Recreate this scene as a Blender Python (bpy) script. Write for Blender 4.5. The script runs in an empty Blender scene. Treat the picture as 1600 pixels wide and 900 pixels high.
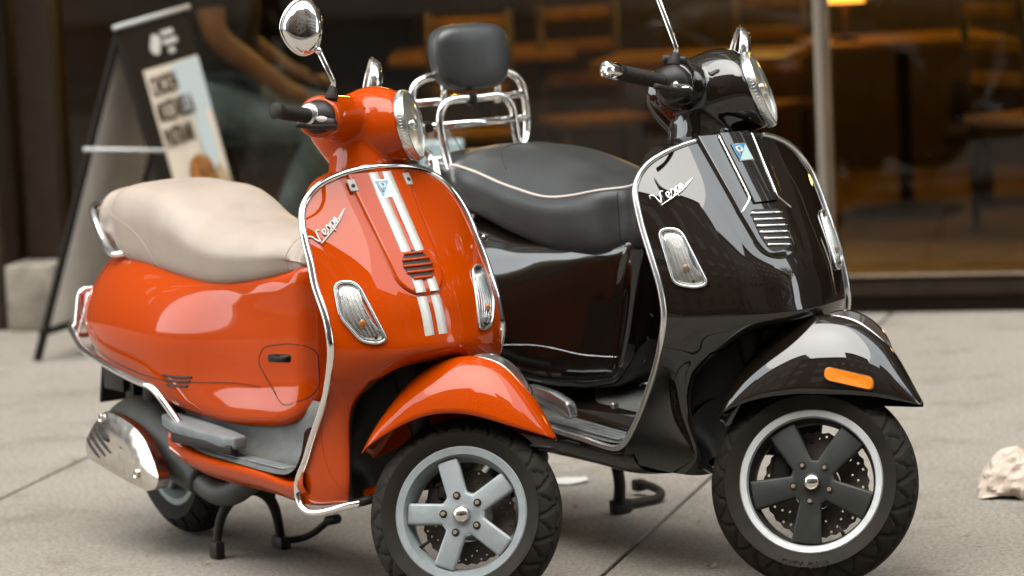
import bpy, bmesh, math, random
import numpy as np
from math import sin, cos, pi, radians, degrees, atan2, sqrt, tan
from mathutils import Matrix, Vector

SC = bpy.context.scene
COL = SC.collection
rnd = random.Random(7)

# ------------------------------------------------------------------ camera
F_PX, CAM_H, PITCH, ROLL = 5600.0, 1.68, radians(7.1), radians(2.6)
_F = np.array([0, cos(PITCH), -sin(PITCH)]); _R0 = np.array([1., 0, 0]); _U0 = np.cross(_R0, _F)
_R = cos(ROLL) * _R0 - sin(ROLL) * _U0
_U = sin(ROLL) * _R0 + cos(ROLL) * _U0
cam_d = bpy.data.cameras.new('camera'); cam = bpy.data.objects.new('camera', cam_d); COL.objects.link(cam)
cam.matrix_world = Matrix(((_R[0], _U[0], -_F[0], 0), (_R[1], _U[1], -_F[1], 0), (_R[2], _U[2], -_F[2], CAM_H), (0, 0, 0, 1)))
cam_d.sensor_width = 36.0; cam_d.lens = 36.0 * F_PX / 1600.0
cam_d.clip_start = 0.1; cam_d.clip_end = 3000
cam_d.dof.use_dof = True; cam_d.dof.focus_distance = 7.75; cam_d.dof.aperture_fstop = 3.0
SC.camera = cam

# ------------------------------------------------------------------ sky, sun, exposure
SUN_EL, SUN_AZ = radians(70), radians(205)       # azimuth clockwise from +Y: behind the camera, a little left
W = bpy.data.worlds.new('World'); SC.world = W; W.use_nodes = True
wn = W.node_tree.nodes; wl = W.node_tree.links; wn.clear()
sky = wn.new('ShaderNodeTexSky'); sky.sky_type = 'NISHITA'; sky.sun_disc = False
sky.sun_elevation = SUN_EL; sky.sun_rotation = SUN_AZ; sky.dust_density = 4.0; sky.air_density = 1.0; sky.ozone_density = 1.0
hs = wn.new('ShaderNodeHueSaturation'); hs.inputs['Saturation'].default_value = 0.30; hs.inputs['Value'].default_value = 1.0
bg = wn.new('ShaderNodeBackground'); bg.inputs['Strength'].default_value = 0.15
wo = wn.new('ShaderNodeOutputWorld')
cl = wn.new('ShaderNodeTexNoise'); cl.inputs['Scale'].default_value = 2.2; cl.inputs['Detail'].default_value = 4
cr_ = wn.new('ShaderNodeValToRGB'); cr_.color_ramp.elements[0].color = (8.6, 9.2, 9.5, 1); cr_.color_ramp.elements[1].color = (10.6, 11.0, 11.1, 1); cr_.color_ramp.elements[0].position = .35; cr_.color_ramp.elements[1].position = .65
cm = wn.new('ShaderNodeMix'); cm.data_type = 'RGBA'; cm.inputs[0].default_value = .85          # high, even cloud over the clear sky
wl.new(sky.outputs[0], hs.inputs['Color']); wl.new(cl.outputs['Fac'], cr_.inputs[0]); wl.new(hs.outputs[0], cm.inputs[6]); wl.new(cr_.outputs[0], cm.inputs[7]); wl.new(cm.outputs[2], bg.inputs['Color']); wl.new(bg.outputs[0], wo.inputs[0])
sun_d = bpy.data.lights.new('sun', 'SUN'); sun = bpy.data.objects.new('sun', sun_d); COL.objects.link(sun)
sun_d.energy = 0.8; sun_d.angle = radians(55); sun_d.color = (1.0, 0.90, 0.78)
_sd = Vector((sin(SUN_AZ) * cos(SUN_EL), cos(SUN_AZ) * cos(SUN_EL), sin(SUN_EL)))
sun.rotation_euler = _sd.to_track_quat('Z', 'Y').to_euler()
SC.view_settings.view_transform = 'Standard'; SC.view_settings.look = 'None'
SC.view_settings.exposure = 2.0; SC.view_settings.gamma = 1.0; SC.view_settings.use_curve_mapping = False

# ------------------------------------------------------------------ materials
def new_mat(name):
    m = bpy.data.materials.new(name); m.use_nodes = True
    return m, m.node_tree.nodes, m.node_tree.links, m.node_tree.nodes['Principled BSDF']
def col4(c): return (c[0], c[1], c[2], 1.0)
def mat(name, c, rough=.5, metal=0., coat=0., coat_r=.03, var=.0, vscale=30., bump=0., bscale=200., bdist=.002, rvar=0., spec=.5, emit=None, es=0., sheen=0., stretch=None, ior=None, coat_ior=1.5, bdet=3):
    m, n, l, b = new_mat(name); b.inputs['Coat IOR'].default_value = coat_ior
    b.inputs['Base Color'].default_value = col4(c); b.inputs['Roughness'].default_value = rough
    b.inputs['Metallic'].default_value = metal; b.inputs['Coat Weight'].default_value = coat
    b.inputs['Coat Roughness'].default_value = coat_r; b.inputs['Specular IOR Level'].default_value = spec
    if ior: b.inputs['IOR'].default_value = ior
    if sheen: b.inputs['Sheen Weight'].default_value = sheen
    if emit: b.inputs['Emission Color'].default_value = col4(emit); b.inputs['Emission Strength'].default_value = es
    if var or bump or rvar:
        tc = n.new('ShaderNodeTexCoord'); src = tc.outputs['Object']
        if stretch:
            mp = n.new('ShaderNodeMapping'); mp.inputs['Scale'].default_value = stretch; l.new(src, mp.inputs[0]); src = mp.outputs[0]
        if var or rvar:
            t = n.new('ShaderNodeTexNoise'); t.inputs['Scale'].default_value = vscale; t.inputs['Detail'].default_value = 5; l.new(src, t.inputs['Vector'])
            if var:
                r = n.new('ShaderNodeValToRGB'); r.color_ramp.elements[0].position = .3; r.color_ramp.elements[1].position = .7
                r.color_ramp.elements[0].color = col4([x * (1 - var) for x in c]); r.color_ramp.elements[1].color = col4([min(1, x * (1 + var)) for x in c])
                l.new(t.outputs['Fac'], r.inputs[0]); l.new(r.outputs[0], b.inputs['Base Color'])
            if rvar:
                mr = n.new('ShaderNodeMapRange'); mr.inputs[3].default_value = max(0, rough - rvar); mr.inputs[4].default_value = rough + rvar
                l.new(t.outputs['Fac'], mr.inputs[0]); l.new(mr.outputs[0], b.inputs['Roughness'])
        if bump:
            t2 = n.new('ShaderNodeTexNoise'); t2.inputs['Scale'].default_value = bscale; t2.inputs['Detail'].default_value = bdet; l.new(src, t2.inputs['Vector'])
            bp = n.new('ShaderNodeBump'); bp.inputs['Strength'].default_value = bump; bp.inputs['Distance'].default_value = bdist
            l.new(t2.outputs['Fac'], bp.inputs['Height']); l.new(bp.outputs[0], b.inputs['Normal'])
    return m
def glass_mat(name, tint=(1, 1, 1), refl=1.0, rough=0.0, bump=0., bscale=100.):
    m, n, l, b = new_mat(name); n.remove(b)
    o = n['Material Output']; tr = n.new('ShaderNodeBsdfTransparent'); tr.inputs[0].default_value = col4(tint)
    gl = n.new('ShaderNodeBsdfGlossy'); gl.inputs['Roughness'].default_value = rough
    fr = n.new('ShaderNodeFresnel'); fr.inputs[0].default_value = 1.5
    mu = n.new('ShaderNodeMath'); mu.operation = 'MULTIPLY'; mu.inputs[1].default_value = refl; mu.use_clamp = True
    mx = n.new('ShaderNodeMixShader'); l.new(fr.outputs[0], mu.inputs[0]); l.new(mu.outputs[0], mx.inputs[0])
    l.new(tr.outputs[0], mx.inputs[1]); l.new(gl.outputs[0], mx.inputs[2]); l.new(mx.outputs[0], o.inputs[0])
    if bump:
        tc = n.new('ShaderNodeTexCoord'); t = n.new('ShaderNodeTexNoise'); t.inputs['Scale'].default_value = bscale; l.new(tc.outputs['Object'], t.inputs['Vector'])
        bp = n.new('ShaderNodeBump'); bp.inputs['Strength'].default_value = bump; bp.inputs['Distance'].default_value = .003
        l.new(t.outputs[0], bp.inputs['Height']); l.new(bp.outputs[0], gl.inputs['Normal']); l.new(bp.outputs[0], fr.inputs['Normal'])
    return m

M = {}
M['orange'] = mat('orange_paint', (.335, .036, .0001), .5, coat=.8, coat_r=.012, coat_ior=1.42, var=.04, vscale=3, spec=.0)
M['black'] = mat('black_paint', (.0085, .0058, .0040), .5, coat=1., coat_r=.008, coat_ior=1.62, spec=.0)
M['inner_black'] = mat('grained_black_plastic', (.007, .005, .0035), .6, spec=.12, bump=.15, bscale=300)
M['white_tape'] = mat('white_stripe_film', (.46, .46, .43), .35, coat=.4, var=.06, vscale=60)
M['chrome'] = mat('chrome', (.82, .80, .77), .06, 1.0, rvar=.03, vscale=40)
M['chrome_worn'] = mat('worn_chrome', (.66, .62, .57), .16, 1.0, var=.15, vscale=50, rvar=.1)
M['trim_grey'] = mat('satin_aluminium', (.62, .63, .62), .25, .95)
M['wheel_silver'] = mat('silver_wheel_paint', (.19, .21, .215), .45, .2, coat=.2, coat_r=.2, var=.1, vscale=40)
M['wheel_black'] = mat('matt_black_wheel_paint', (.013, .0135, .011), .48, spec=.35, var=.2, vscale=40)
M['wheel_lip'] = mat('machined_wheel_lip', (.80, .82, .82), .34, .8, rvar=.08, vscale=90)
M['tyre'] = mat('tyre_rubber', (.0105, .0078, .0054), .70, spec=.16, var=.3, vscale=25, bump=.2, bscale=300)
M['dark_metal'] = mat('dark_metal', (.016, .012, .009), .55, .1, spec=.25, var=.3, vscale=40, bump=.1)
M['disc'] = mat('brake_disc_steel', (.09, .075, .065), .38, .8, var=.2, vscale=70)
M['steel'] = mat('bolt_steel', (.55, .50, .44), .3, 1.0)
M['bulb_clear'] = mat('clear_bulb', (.30, .19, .12), .2, coat=1.)
M['brass'] = mat('plated_bolt', (.42, .36, .26), .35, .9)
M['rubber'] = mat('black_rubber', (.012, .009, .007), .6, spec=.25, var=.2, vscale=40, bump=.1)
M['mat_grey'] = mat('grey_floor_rubber', (.072, .073, .068), .5, var=.25, vscale=25, bump=.15, bscale=250)
M['peg_grey'] = mat('grey_footrest_rubber', (.11, .12, .122), .5, var=.2, vscale=30, bump=.1)
M['beige'] = mat('beige_vinyl', (.285, .232, .19), .46, var=.07, vscale=12, bump=.16, bscale=70, bdist=.0025, bdet=9)
M['black_vinyl'] = mat('black_vinyl', (.024, .025, .0245), .38, var=.15, vscale=12, bump=.16, bscale=70, bdist=.0025, bdet=9)
M['piping'] = mat('white_piping', (.42, .38, .33), .5)
M['thread'] = mat('seam_thread', (.30, .24, .18), .7)
M['thread_dark'] = mat('black_seam_thread', (.012, .012, .012), .6)
M['exhaust'] = mat('heatproof_exhaust_paint', (.030, .030, .026), .5, .1, spec=.3, var=.25, vscale=30)
M['amber'] = mat('amber_plastic', (.55, .15, .004), .25, coat=.8, var=.1, vscale=120)
M['red'] = mat('red_lens', (.35, .012, .008), .12, coat=1.)
M['reflector'] = mat('lamp_reflector', (.80, .79, .76), .32, .9)
M['signal_bowl'] = mat('signal_reflector', (.82, .80, .77), .26, 1.0, bump=.15, bscale=40, bdist=.004)
M['lens'] = glass_mat('clear_lens', (.95, .96, .95), .6, .02)
M['lens_ribbed'] = glass_mat('ribbed_clear_lens', (.90, .90, .88), 1.8, .08, bump=.6, bscale=160)
M['badge_blue'] = mat('badge_blue', (.02, .15, .28), .25, coat=1.)
M['badge_pale'] = mat('badge_pale', (.30, .42, .41), .25, coat=1.)
M['white'] = mat('white_enamel', (.55, .54, .51), .3, coat=.4)
M['switch'] = mat('pale_grey_plastic', (.30, .285, .26), .4)
M['plastic'] = mat('black_plastic', (.010, .008, .006), .42, spec=.3, bump=.1, bscale=300)

# ------------------------------------------------------------------ mesh helpers: every builder returns (V, F)
def natspl(t):
    t = np.asarray(t, float); n = len(t); h = np.diff(t); A = np.eye(n); B = np.zeros((n, n))
    for i in range(1, n - 1):
        A[i, i - 1:i + 2] = [h[i - 1], 2 * (h[i - 1] + h[i]), h[i]]
        B[i, i - 1] = 6 / h[i - 1]; B[i, i] = -6 / h[i - 1] - 6 / h[i]; B[i, i + 1] = 6 / h[i]
    Mm = np.linalg.solve(A, B)
    def W(x):
        x = np.clip(np.atleast_1d(np.asarray(x, float)), t[0], t[-1]); i = np.clip(np.searchsorted(t, x) - 1, 0, n - 2)
        s = x - t[i]; hh = h[i]; I = np.eye(n)
        return (I[i] + s[:, None] * ((I[i + 1] - I[i]) / hh[:, None] - hh[:, None] * (2 * Mm[i] + Mm[i + 1]) / 6)
                + (s ** 2)[:, None] * Mm[i] / 2 + (s ** 3 / (6 * hh))[:, None] * (Mm[i + 1] - Mm[i]))
    return W
def spl(xs, ys):
    W_ = natspl(xs); ys = np.asarray(ys, float)
    return lambda x: (lambda r: r[0] if np.ndim(x) == 0 else r)(W_(x) @ ys)
def lin(xs, ys): return lambda x: np.interp(x, xs, ys)
def crv(pts, n):
    P = np.asarray(pts, float); d = np.r_[0, np.cumsum(np.linalg.norm(np.diff(P, axis=0), axis=1) ** .7)]
    return natspl(d)(np.linspace(0, d[-1], n)) @ P
def gridspline(C, nu, nv):
    C = np.asarray(C, float); m, n = C.shape[:2]
    dv = np.r_[0, np.cumsum(np.mean(np.linalg.norm(np.diff(C, axis=0), axis=2), axis=1) ** .8)]
    du = np.r_[0, np.cumsum(np.mean(np.linalg.norm(np.diff(C, axis=1), axis=2), axis=0) ** .8)]
    Wv = natspl(dv)(np.linspace(0, dv[-1], nv)); Wu = natspl(du)(np.linspace(0, du[-1], nu))
    return np.einsum('am,mnk,bn->abk', Wv, C, Wu)
def grid(P, cu=False, cv=False, flip=False, capv=False):
    P = np.asarray(P, float); m, n = P.shape[:2]; F = []
    for i in range(m if cv else m - 1):
        for j in range(n if cu else n - 1):
            a, b = i * n + j, i * n + (j + 1) % n; c, d = ((i + 1) % m) * n + (j + 1) % n, ((i + 1) % m) * n + j
            F.append((a, d, c, b) if flip else (a, b, c, d))
    V = P.reshape(-1, 3)
    if capv:
        V = np.vstack([V, P[0].mean(0), P[-1].mean(0)]); k = m * n
        for j in range(n):
            a, b = j, (j + 1) % n; F.append((k, b, a) if not flip else (k, a, b))
            a, b = (m - 1) * n + j, (m - 1) * n + (j + 1) % n; F.append((k + 1, a, b) if not flip else (k + 1, b, a))
    return V, F
def cat(*ms):
    V = []; F = []; k = 0
    for v, f in ms:
        V.append(np.asarray(v, float)); F += [tuple(i + k for i in q) for q in f]; k += len(v)
    return np.vstack(V), F
def xf(m, fn): return np.array([fn(p) for p in m[0]]), m[1]
def mirror(m): return m[0] * np.array([1, -1, 1]), [tuple(reversed(f)) for f in m[1]]
def tube(pts, r, n=12, smooth=0, closed=False, flat=None):
    P = np.asarray(pts, float)
    if smooth: P = crv(P, smooth)
    m = len(P); r = np.full(m, r) if np.ndim(r) == 0 else np.interp(np.linspace(0, 1, m), np.linspace(0, 1, len(r)), r)
    T = np.gradient(P, axis=0)
    if closed: T = np.roll(P, -1, 0) - np.roll(P, 1, 0)
    T /= np.linalg.norm(T, axis=1)[:, None] + 1e-12
    up = np.array([0, 0, 1.]) if abs(T[0][2]) < .9 else np.array([1., 0, 0])
    N = np.cross(T[0], up); N /= np.linalg.norm(N); R = []
    a = np.linspace(0, 2 * pi, n, endpoint=False)
    for i in range(m):
        N = N - T[i] * (N @ T[i]); N /= np.linalg.norm(N); B = np.cross(T[i], N)
        fx = 1.0 if flat is None else flat
        R.append(P[i] + r[i] * (np.outer(np.cos(a), N) + fx * np.outer(np.sin(a), B)))
    return grid(np.array(R), cu=True, cv=closed, capv=not closed)
def frame_of(d):
    d = np.asarray(d, float); d = d / np.linalg.norm(d); u = np.array([0, 0, 1.]) if abs(d[2]) < .9 else np.array([1., 0, 0])
    x = np.cross(u, d); x /= np.linalg.norm(x); return x, np.cross(d, x), d
def lathe(prof, o=(0, 0, 0), d=(0, 0, 1), n=48, capped=True):
    x, y, z = frame_of(d); a = np.linspace(0, 2 * pi, n, endpoint=False)
    P = np.array([[np.asarray(o) + h * z + max(r, 1e-5) * (cos(t) * x + sin(t) * y) for t in a] for r, h in prof])
    return grid(P, cu=True, capv=capped)
def box(cx, cy, cz, sx, sy, sz, bev=0.0, seg=2):
    bm = bmesh.new(); bmesh.ops.create_cube(bm, size=1.0, matrix=Matrix.Translation((cx, cy, cz)) @ Matrix.Diagonal((sx, sy, sz, 1)))
    if bev: bmesh.ops.bevel(bm, geom=bm.edges[:], offset=bev, segments=seg, affect='EDGES', profile=.5)
    return from_bm(bm)
def from_bm(bm):
    bm.verts.index_update(); V = np.array([v.co[:] for v in bm.verts]); F = [tuple(v.index for v in f.verts) for f in bm.faces]; bm.free(); return V, F
def prism(poly, h, bev=0., seg=2, top_scale=1.0):
    """polygon in xy (ccw), extruded 0..h in z"""
    bm = bmesh.new(); vs = [bm.verts.new((p[0], p[1], 0)) for p in poly]; f = bm.faces.new(vs)
    r = bmesh.ops.extrude_face_region(bm, geom=[f]); nv = [g for g in r['geom'] if isinstance(g, bmesh.types.BMVert)]
    bmesh.ops.translate(bm, verts=nv, vec=(0, 0, h))
    if top_scale != 1.0:
        c = sum((v.co for v in nv), Vector()) / len(nv)
        for v in nv: v.co = c + (v.co - c) * top_scale
    bmesh.ops.recalc_face_normals(bm, faces=bm.faces[:])
    if bev: bmesh.ops.bevel(bm, geom=[e for e in bm.edges], offset=bev, segments=seg, affect='EDGES', profile=.5)
    return from_bm(bm)
def ball(c, r, nu=24, nv=14):
    r = np.ones(3) * np.asarray(r, float); a = np.linspace(0, 2 * pi, nu, endpoint=False); b = np.linspace(-pi / 2 + .05, pi / 2 - .05, nv)
    return grid(np.array([[np.asarray(c) + r * np.array([cos(t) * cos(p), sin(t) * cos(p), sin(p)]) for t in a] for p in b]), cu=True, capv=True)
def round_poly(pts, r, n=5):
    """round the corners of a closed polygon (any dimension)"""
    P = [np.asarray(p, float) for p in pts]; out = []
    for i in range(len(P)):
        a, b, c = P[i - 1], P[i], P[(i + 1) % len(P)]
        u = a - b; w = c - b; lu, lw = np.linalg.norm(u), np.linalg.norm(w); k = min(r, lu * .45, lw * .45)
        p0, p1 = b + u / lu * k, b + w / lw * k
        for t in np.linspace(0, 1, n): out.append((1 - t) ** 2 * p0 + 2 * t * (1 - t) * b + t * t * p1)
    return np.array(out)
def text_mesh(s, size=1.0, ext=.02, align='LEFT', res=3, space=1.0, bold=0.):
    cu = bpy.data.curves.new('lettering', 'FONT'); cu.body = s; cu.size = size; cu.extrude = ext; cu.align_x = align; cu.resolution_u = res; cu.space_character = space; cu.offset = bold
    o = bpy.data.objects.new('lettering', cu); COL.objects.link(o)
    dg = bpy.context.evaluated_depsgraph_get(); me = o.evaluated_get(dg).to_mesh()
    V = np.array([v.co[:] for v in me.vertices]); F = [tuple(p.vertices) for p in me.polygons]
    o.evaluated_get(dg).to_mesh_clear(); bpy.data.objects.remove(o); bpy.data.curves.remove(cu)
    return V, F

def part(name, m, material, parent=None, sharp=None, flat=False, solid=0., subsurf=0, recalc=True):
    V, F = m; me = bpy.data.meshes.new(name); me.from_pydata([tuple(map(float, v)) for v in V], [], F)
    me.update()
    if recalc:
        bm = bmesh.new(); bm.from_mesh(me); bmesh.ops.recalc_face_normals(bm, faces=bm.faces[:]); bm.to_mesh(me); bm.free()
    if not flat:
        me.polygons.foreach_set('use_smooth', [True] * len(me.polygons))
        if sharp: me.set_sharp_from_angle(angle=radians(sharp))
    me.materials.append(material)
    o = bpy.data.objects.new(name, me); COL.objects.link(o)
    if parent: o.parent = parent
    if solid:
        md = o.modifiers.new('thickness', 'SOLIDIFY'); md.thickness = solid; md.offset = -1
    if subsurf:
        md = o.modifiers.new('smooth', 'SUBSURF'); md.levels = subsurf; md.render_levels = subsurf
    return o
def share(o, parent, loc=(0, 0, 0), rot=None):
    c = o.copy(); COL.objects.link(c); c.parent = parent; c.location = loc
    if rot is not None: c.rotation_euler = rot
    return c
def empty(name, loc=(0, 0, 0), rz=0.):
    o = bpy.data.objects.new(name, None); COL.objects.link(o); o.location = loc; o.rotation_euler = (0, 0, rz); o.empty_display_size = .1; return o
def tag(o, label, cat_, group=None):
    o['label'] = label; o['category'] = cat_
    if group: o['group'] = group
    return o
def structure(o): o['kind'] = 'structure'; return o

# ------------------------------------------------------------------ scooter building blocks
def rot_about(u, ang):
    u = np.asarray(u, float); u = u / np.linalg.norm(u); K = np.array([[0, -u[2], u[1]], [u[2], 0, -u[0]], [-u[1], u[0], 0]])
    return np.eye(3) + sin(ang) * K + (1 - cos(ang)) * K @ K
CASTER = radians(25)
def steering(hz, deg):
    A = np.array([-.011, 0, hz]); Rm = rot_about([-sin(CASTER), 0, cos(CASTER)], radians(deg))
    return lambda p: A + Rm @ (np.asarray(p, float) - A)
def tyre_mesh(r, rim_r, hw, N=20, na=320):
    # cross-section from one bead over the tread to the other bead
    half = [(rim_r - .004, .74), (rim_r + .004, .80), (rim_r + .22 * (r - rim_r), .93), (rim_r + .42 * (r - rim_r), 1.0)]
    prof = [(a, -b) for a, b in half]; tread = np.linspace(-.90, .90, 37)
    prof += [(r - .036 * abs(t / .90) ** 2.3 * (r / .2165), t) for t in tread]; prof += [(a, b) for a, b in reversed(half)]
    prof = np.array(prof); k0 = len(half); P = np.zeros((na, len(prof), 3))
    for i in range(na):
        t = 2 * pi * i / na
        for j, (rr, s) in enumerate(prof):
            if k0 <= j < len(prof) - k0:
                a = abs(s); ph = (t * N / (2 * pi) + .9 * a + (.5 if s > 0 else 0)) % 1
                zz = (t * N / pi) % 1; tri = abs(zz * 2 - 1)
                g = (ph < .15 and a > .25) or abs(a - .30 - .10 * tri) < .04 or (a > .50 and ((t * N / (2 * pi) - .9 * a + .75) % 1) < .13)
                if g: rr = rr - .0065
            P[i, j] = (rr * cos(t), s * hw, rr * sin(t))
    return grid(P, cv=True)
def star_spokes(angles, r_in, r_out, w_hub, w_rim, y0, y1, bev):
    n = len(angles); A = sorted(angles); pts = []
    for i, a in enumerate(A):
        t = radians(a); d = np.array([cos(t), sin(t)]); q = np.array([-sin(t), cos(t)])
        for k, (rr, w) in enumerate(((r_in, w_hub), (.55 * r_in + .45 * r_out, .5 * (w_hub + w_rim)), (r_out, w_rim))): pts.append(d * rr - q * w) if k else pts.append(d * rr - q * w)
        for rr, w in ((r_out, w_rim), (.55 * r_in + .45 * r_out, .5 * (w_hub + w_rim)), (r_in, w_hub)): pts.append(d * rr + q * w)
    V, F = prism(pts, y1 - y0, bev, 3)
    return np.stack([V[:, 0], -(V[:, 2] + y0), V[:, 1]], 1), F      # prism z -> -y (towards the right-hand side)
def disc_mesh(r0, r1, y, th, na=120, nr=12):
    """drilled brake disc: a flat ring with real holes and a scalloped edge"""
    rr = np.linspace(r0, r1, nr + 1); V = []; F = []
    for s in (0, 1):
        for i in range(na):
            t = 2 * pi * i / na
            for j, r in enumerate(rr):
                q = r + (.002 * cos(t * 30) if j == nr else 0); V.append((q * cos(t), y + s * th, q * sin(t)))
    for i in range(na):
        for j in range(nr):
            k = i % 10; hole = (k in (1,) and j in (9,)) or (k in (4,) and j in (7,)) or (k in (7,) and j in (5,)) or (k in (8,) and j == 10)
            if hole: continue
            for s in (0, 1):
                o = s * na * (nr + 1); a, b = o + i * (nr + 1) + j, o + ((i + 1) % na) * (nr + 1) + j
                F.append((a, b, b + 1, a + 1) if s else (a, a + 1, b + 1, b))
    return np.array(V), F
def wheel(name, root, T, hx, hz, r, rim_r, lip_w, hw, spokes, spoke_mat, lip_mat, sp_out, sp_wh, sp_wr, disc=True, lug=True, phase=0, sidewall=None):
    """a wheel in the xz plane; near face towards -y. T places it."""
    place = lambda m: xf(m, lambda p: T(np.array([p[0] + hx, p[1], p[2] + hz])))
    Y = lambda prof: [(a, b) for a, b in prof]
    w = part(name, place(lathe([(rim_r - lip_w, -hw * .62), (rim_r - lip_w + .003, -hw * .78), (rim_r - .004, -hw * .80), (rim_r, -hw * .74), (rim_r - .001, -hw * .66)], (0, 0, 0), (0, 1, 0), 96, False)), lip_mat, root, sharp=40)
    part('rim', place(lathe([(rim_r - .001, -hw * .68), (rim_r - lip_w, -hw * .61), (rim_r - lip_w - .006, -hw * .3), (rim_r - lip_w - .010, .0), (rim_r - lip_w - .006, hw * .5), (rim_r - .006, hw * .72), (rim_r, hw * .72)], (0, 0, 0), (0, 1, 0), 96, False)), spoke_mat, w, sharp=45, solid=.004)
    part('tyre', place(tyre_mesh(r, rim_r, hw)), M['tyre'], w, sharp=50)
    part('spokes', place(star_spokes(spokes, .044, rim_r - lip_w - .003, sp_wh, sp_wr, .016, .034, .0065)), spoke_mat, w, sharp=38)
    part('hub', place(cat(lathe([(.036, -.024), (.038, .0), (.044, .03), (.05, .05)], (0, 0, 0), (0, 1, 0), 32), lathe([(.050, -.032), (.052, -.018)], (0, 0, 0), (0, 1, 0), 32))), spoke_mat, w, sharp=40)
    part('hub_cap', place(lathe([(.0005, -.054), (.008, -.0532), (.0145, -.050), (.0185, -.0445), (.0198, -.038), (.0198, -.030)], (0, 0, 0), (0, 1, 0), 32)), M['chrome_worn'], w)
    if lug:
        for a in spokes:
            t = radians(a + phase); c = np.array([.034 * cos(t), 0, .034 * sin(t)])
            c = np.array([.0425 * cos(t), 0, .0425 * sin(t)])
            part('bolt', place(cat(lathe([(.0042, -.0400), (.0048, -.0392), (.0048, -.033)], c, (0, 1, 0), 12),
                                   lathe([(.0024, -.0385), (.0024, -.0401)], c, (0, 1, 0), 6, False))), M['brass'], w, sharp=40)
            part('bolt_recess', place(lathe([(.0092, -.0338), (.0088, -.0352), (.0048, -.0347)], c, (0, 1, 0), 16, False)), M['dark_metal'], w, sharp=40)
    tv = radians(spokes[0] + 36); part('valve_stem', place(tube([(rv * cos(tv), -.012, rv * sin(tv)) for rv in (rim_r - lip_w - .004, rim_r - lip_w - .030)], [.0042, .0034], 8)), M['rubber'], w)
    if disc:
        part('brake_disc', place(disc_mesh(.055, rim_r - lip_w - .024, .022, .004)), M['disc'], w, flat=True)
    if sidewall:
        s, ang, rr = sidewall
        V, F = text_mesh(s, .021, .0008, 'CENTER', 2, 1.2, .0004)
        def bend(p):
            t = radians(ang) + p[0] / rr; q = rr - p[1] - .0
            return np.array([q * cos(t), -hw * 1.0 - p[2] + .0004, q * sin(t)])
        part('lettering', place(xf((V, F), bend)), M['dark_metal'], w, flat=True)
    return w
def fender_mesh(st, n=60, k=22, ex=2.5):
    """st: rows x, z_low, z_top, half_width at lower edge"""
    st = np.array(st, float); s = np.linspace(0, 1, len(st)); W_ = natspl(s); q = W_(np.linspace(0, 1, n)) @ st; P = []
    for x, zl, zt, hw in q:
        hw = max(hw, .004); row = []
        for t in np.linspace(0, pi, 2 * k + 1):
            c, s_ = cos(t), sin(t)
            y = -hw * np.sign(c) * abs(c) ** (2 / ex); z = zl + (zt - zl) * abs(s_) ** (2 / ex * 1.15)
            row.append((x, y * (1 - .12 * ((z - zl) / max(zt - zl, 1e-3)) ** 2), z))
        P.append(row)
    return grid(P)
def loft_body(st, nx=60, ring=44):
    """st rows: x, z_top, y_top, z_max, y_max, z_bot, y_bot -> closed symmetric shell"""
    st = np.array(st, float); d = np.r_[0, np.cumsum(np.abs(np.diff(st[:, 0])) ** .8 + 1e-3)]
    q = natspl(d)(np.linspace(0, d[-1], nx)) @ st; P = []
    for x, zt, yt, zm, ym, zb, yb in q:
        half = [(0, zt + .004), (yt * .55, zt + .003), (yt, zt - .006), (yt + .62 * (ym - yt), zt - .35 * (zt - zm)), (ym, zm), (yb + .72 * (ym - yb), zm - .55 * (zm - zb)), (yb, zb), (yb * .5, zb - .004), (0, zb - .005)]
        c = crv(half, ring // 2 + 1); rest = c[1:-1][::-1] * np.array([-1, 1]); full = np.vstack([c, rest])
        P.append([(x, -a, b) for a, b in full])
    return grid(np.array(P), cu=True, capv=True)
def seat_loft(st, nx=64, ring=40):
    """st rows: x, z_top, half_width, z_bottom, shoulder (fraction of the half width that stays on top)"""
    st = np.array(st, float); d = np.r_[0, np.cumsum(np.abs(np.diff(st[:, 0])))]
    q = natspl(d)(np.linspace(0, d[-1], nx)) @ st; P = []
    for x, zt, hw, zb, sh in q:
        h = zt - zb
        half = [(0, zt), (hw * sh * .5, zt - .002), (hw * sh, zt - .010), (hw * (.5 + .5 * sh) + .004, zt - .026), (hw, zt - .05 - .1 * h), (hw * .985, zb + .35 * h), (hw * .90, zb + .04 * h), (hw * .80, zb), (0, zb)]
        c = crv(half, ring // 2 + 1); full = np.vstack([c, c[1:-1][::-1] * np.array([-1, 1])])
        P.append([(x, -a, b) for a, b in full])
    return np.array(P)
def piped_seat(st, nx=100, ring=52):
    """st rows: x, z_top, y_piping, z_piping, half_width, z_bottom -> rings and the near piping line"""
    st = np.array(st, float); d = np.r_[0, np.cumsum(np.abs(np.diff(st[:, 0])))]; q = natspl(d)(np.linspace(0, d[-1], nx)) @ st; P = []; L = []
    for x, zt, yp, zp, hw, zb in q:
        h = zp - zb; up = crv([(0, zt), (yp * .45, zt - .07 * (zt - zp)), (yp * .82, zp + .50 * (zt - zp)), (yp, zp)], ring // 4 + 1)
        dn = crv([(yp, zp), (yp + .6 * (hw - yp) + .004, zp - .012), (hw, zp - .30 * h), (hw * .99, zb + .42 * h), (hw * .91, zb + .06 * h), (hw * .78, zb), (0, zb)], ring // 4 + 1)
        c = np.vstack([up, dn[1:]]); full = np.vstack([c, c[1:-1][::-1] * np.array([-1, 1])]); P.append([(x, -a, b) for a, b in full]); L.append((x, -yp - .001, zp + .001))
    return np.array(P), np.array(L)
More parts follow.
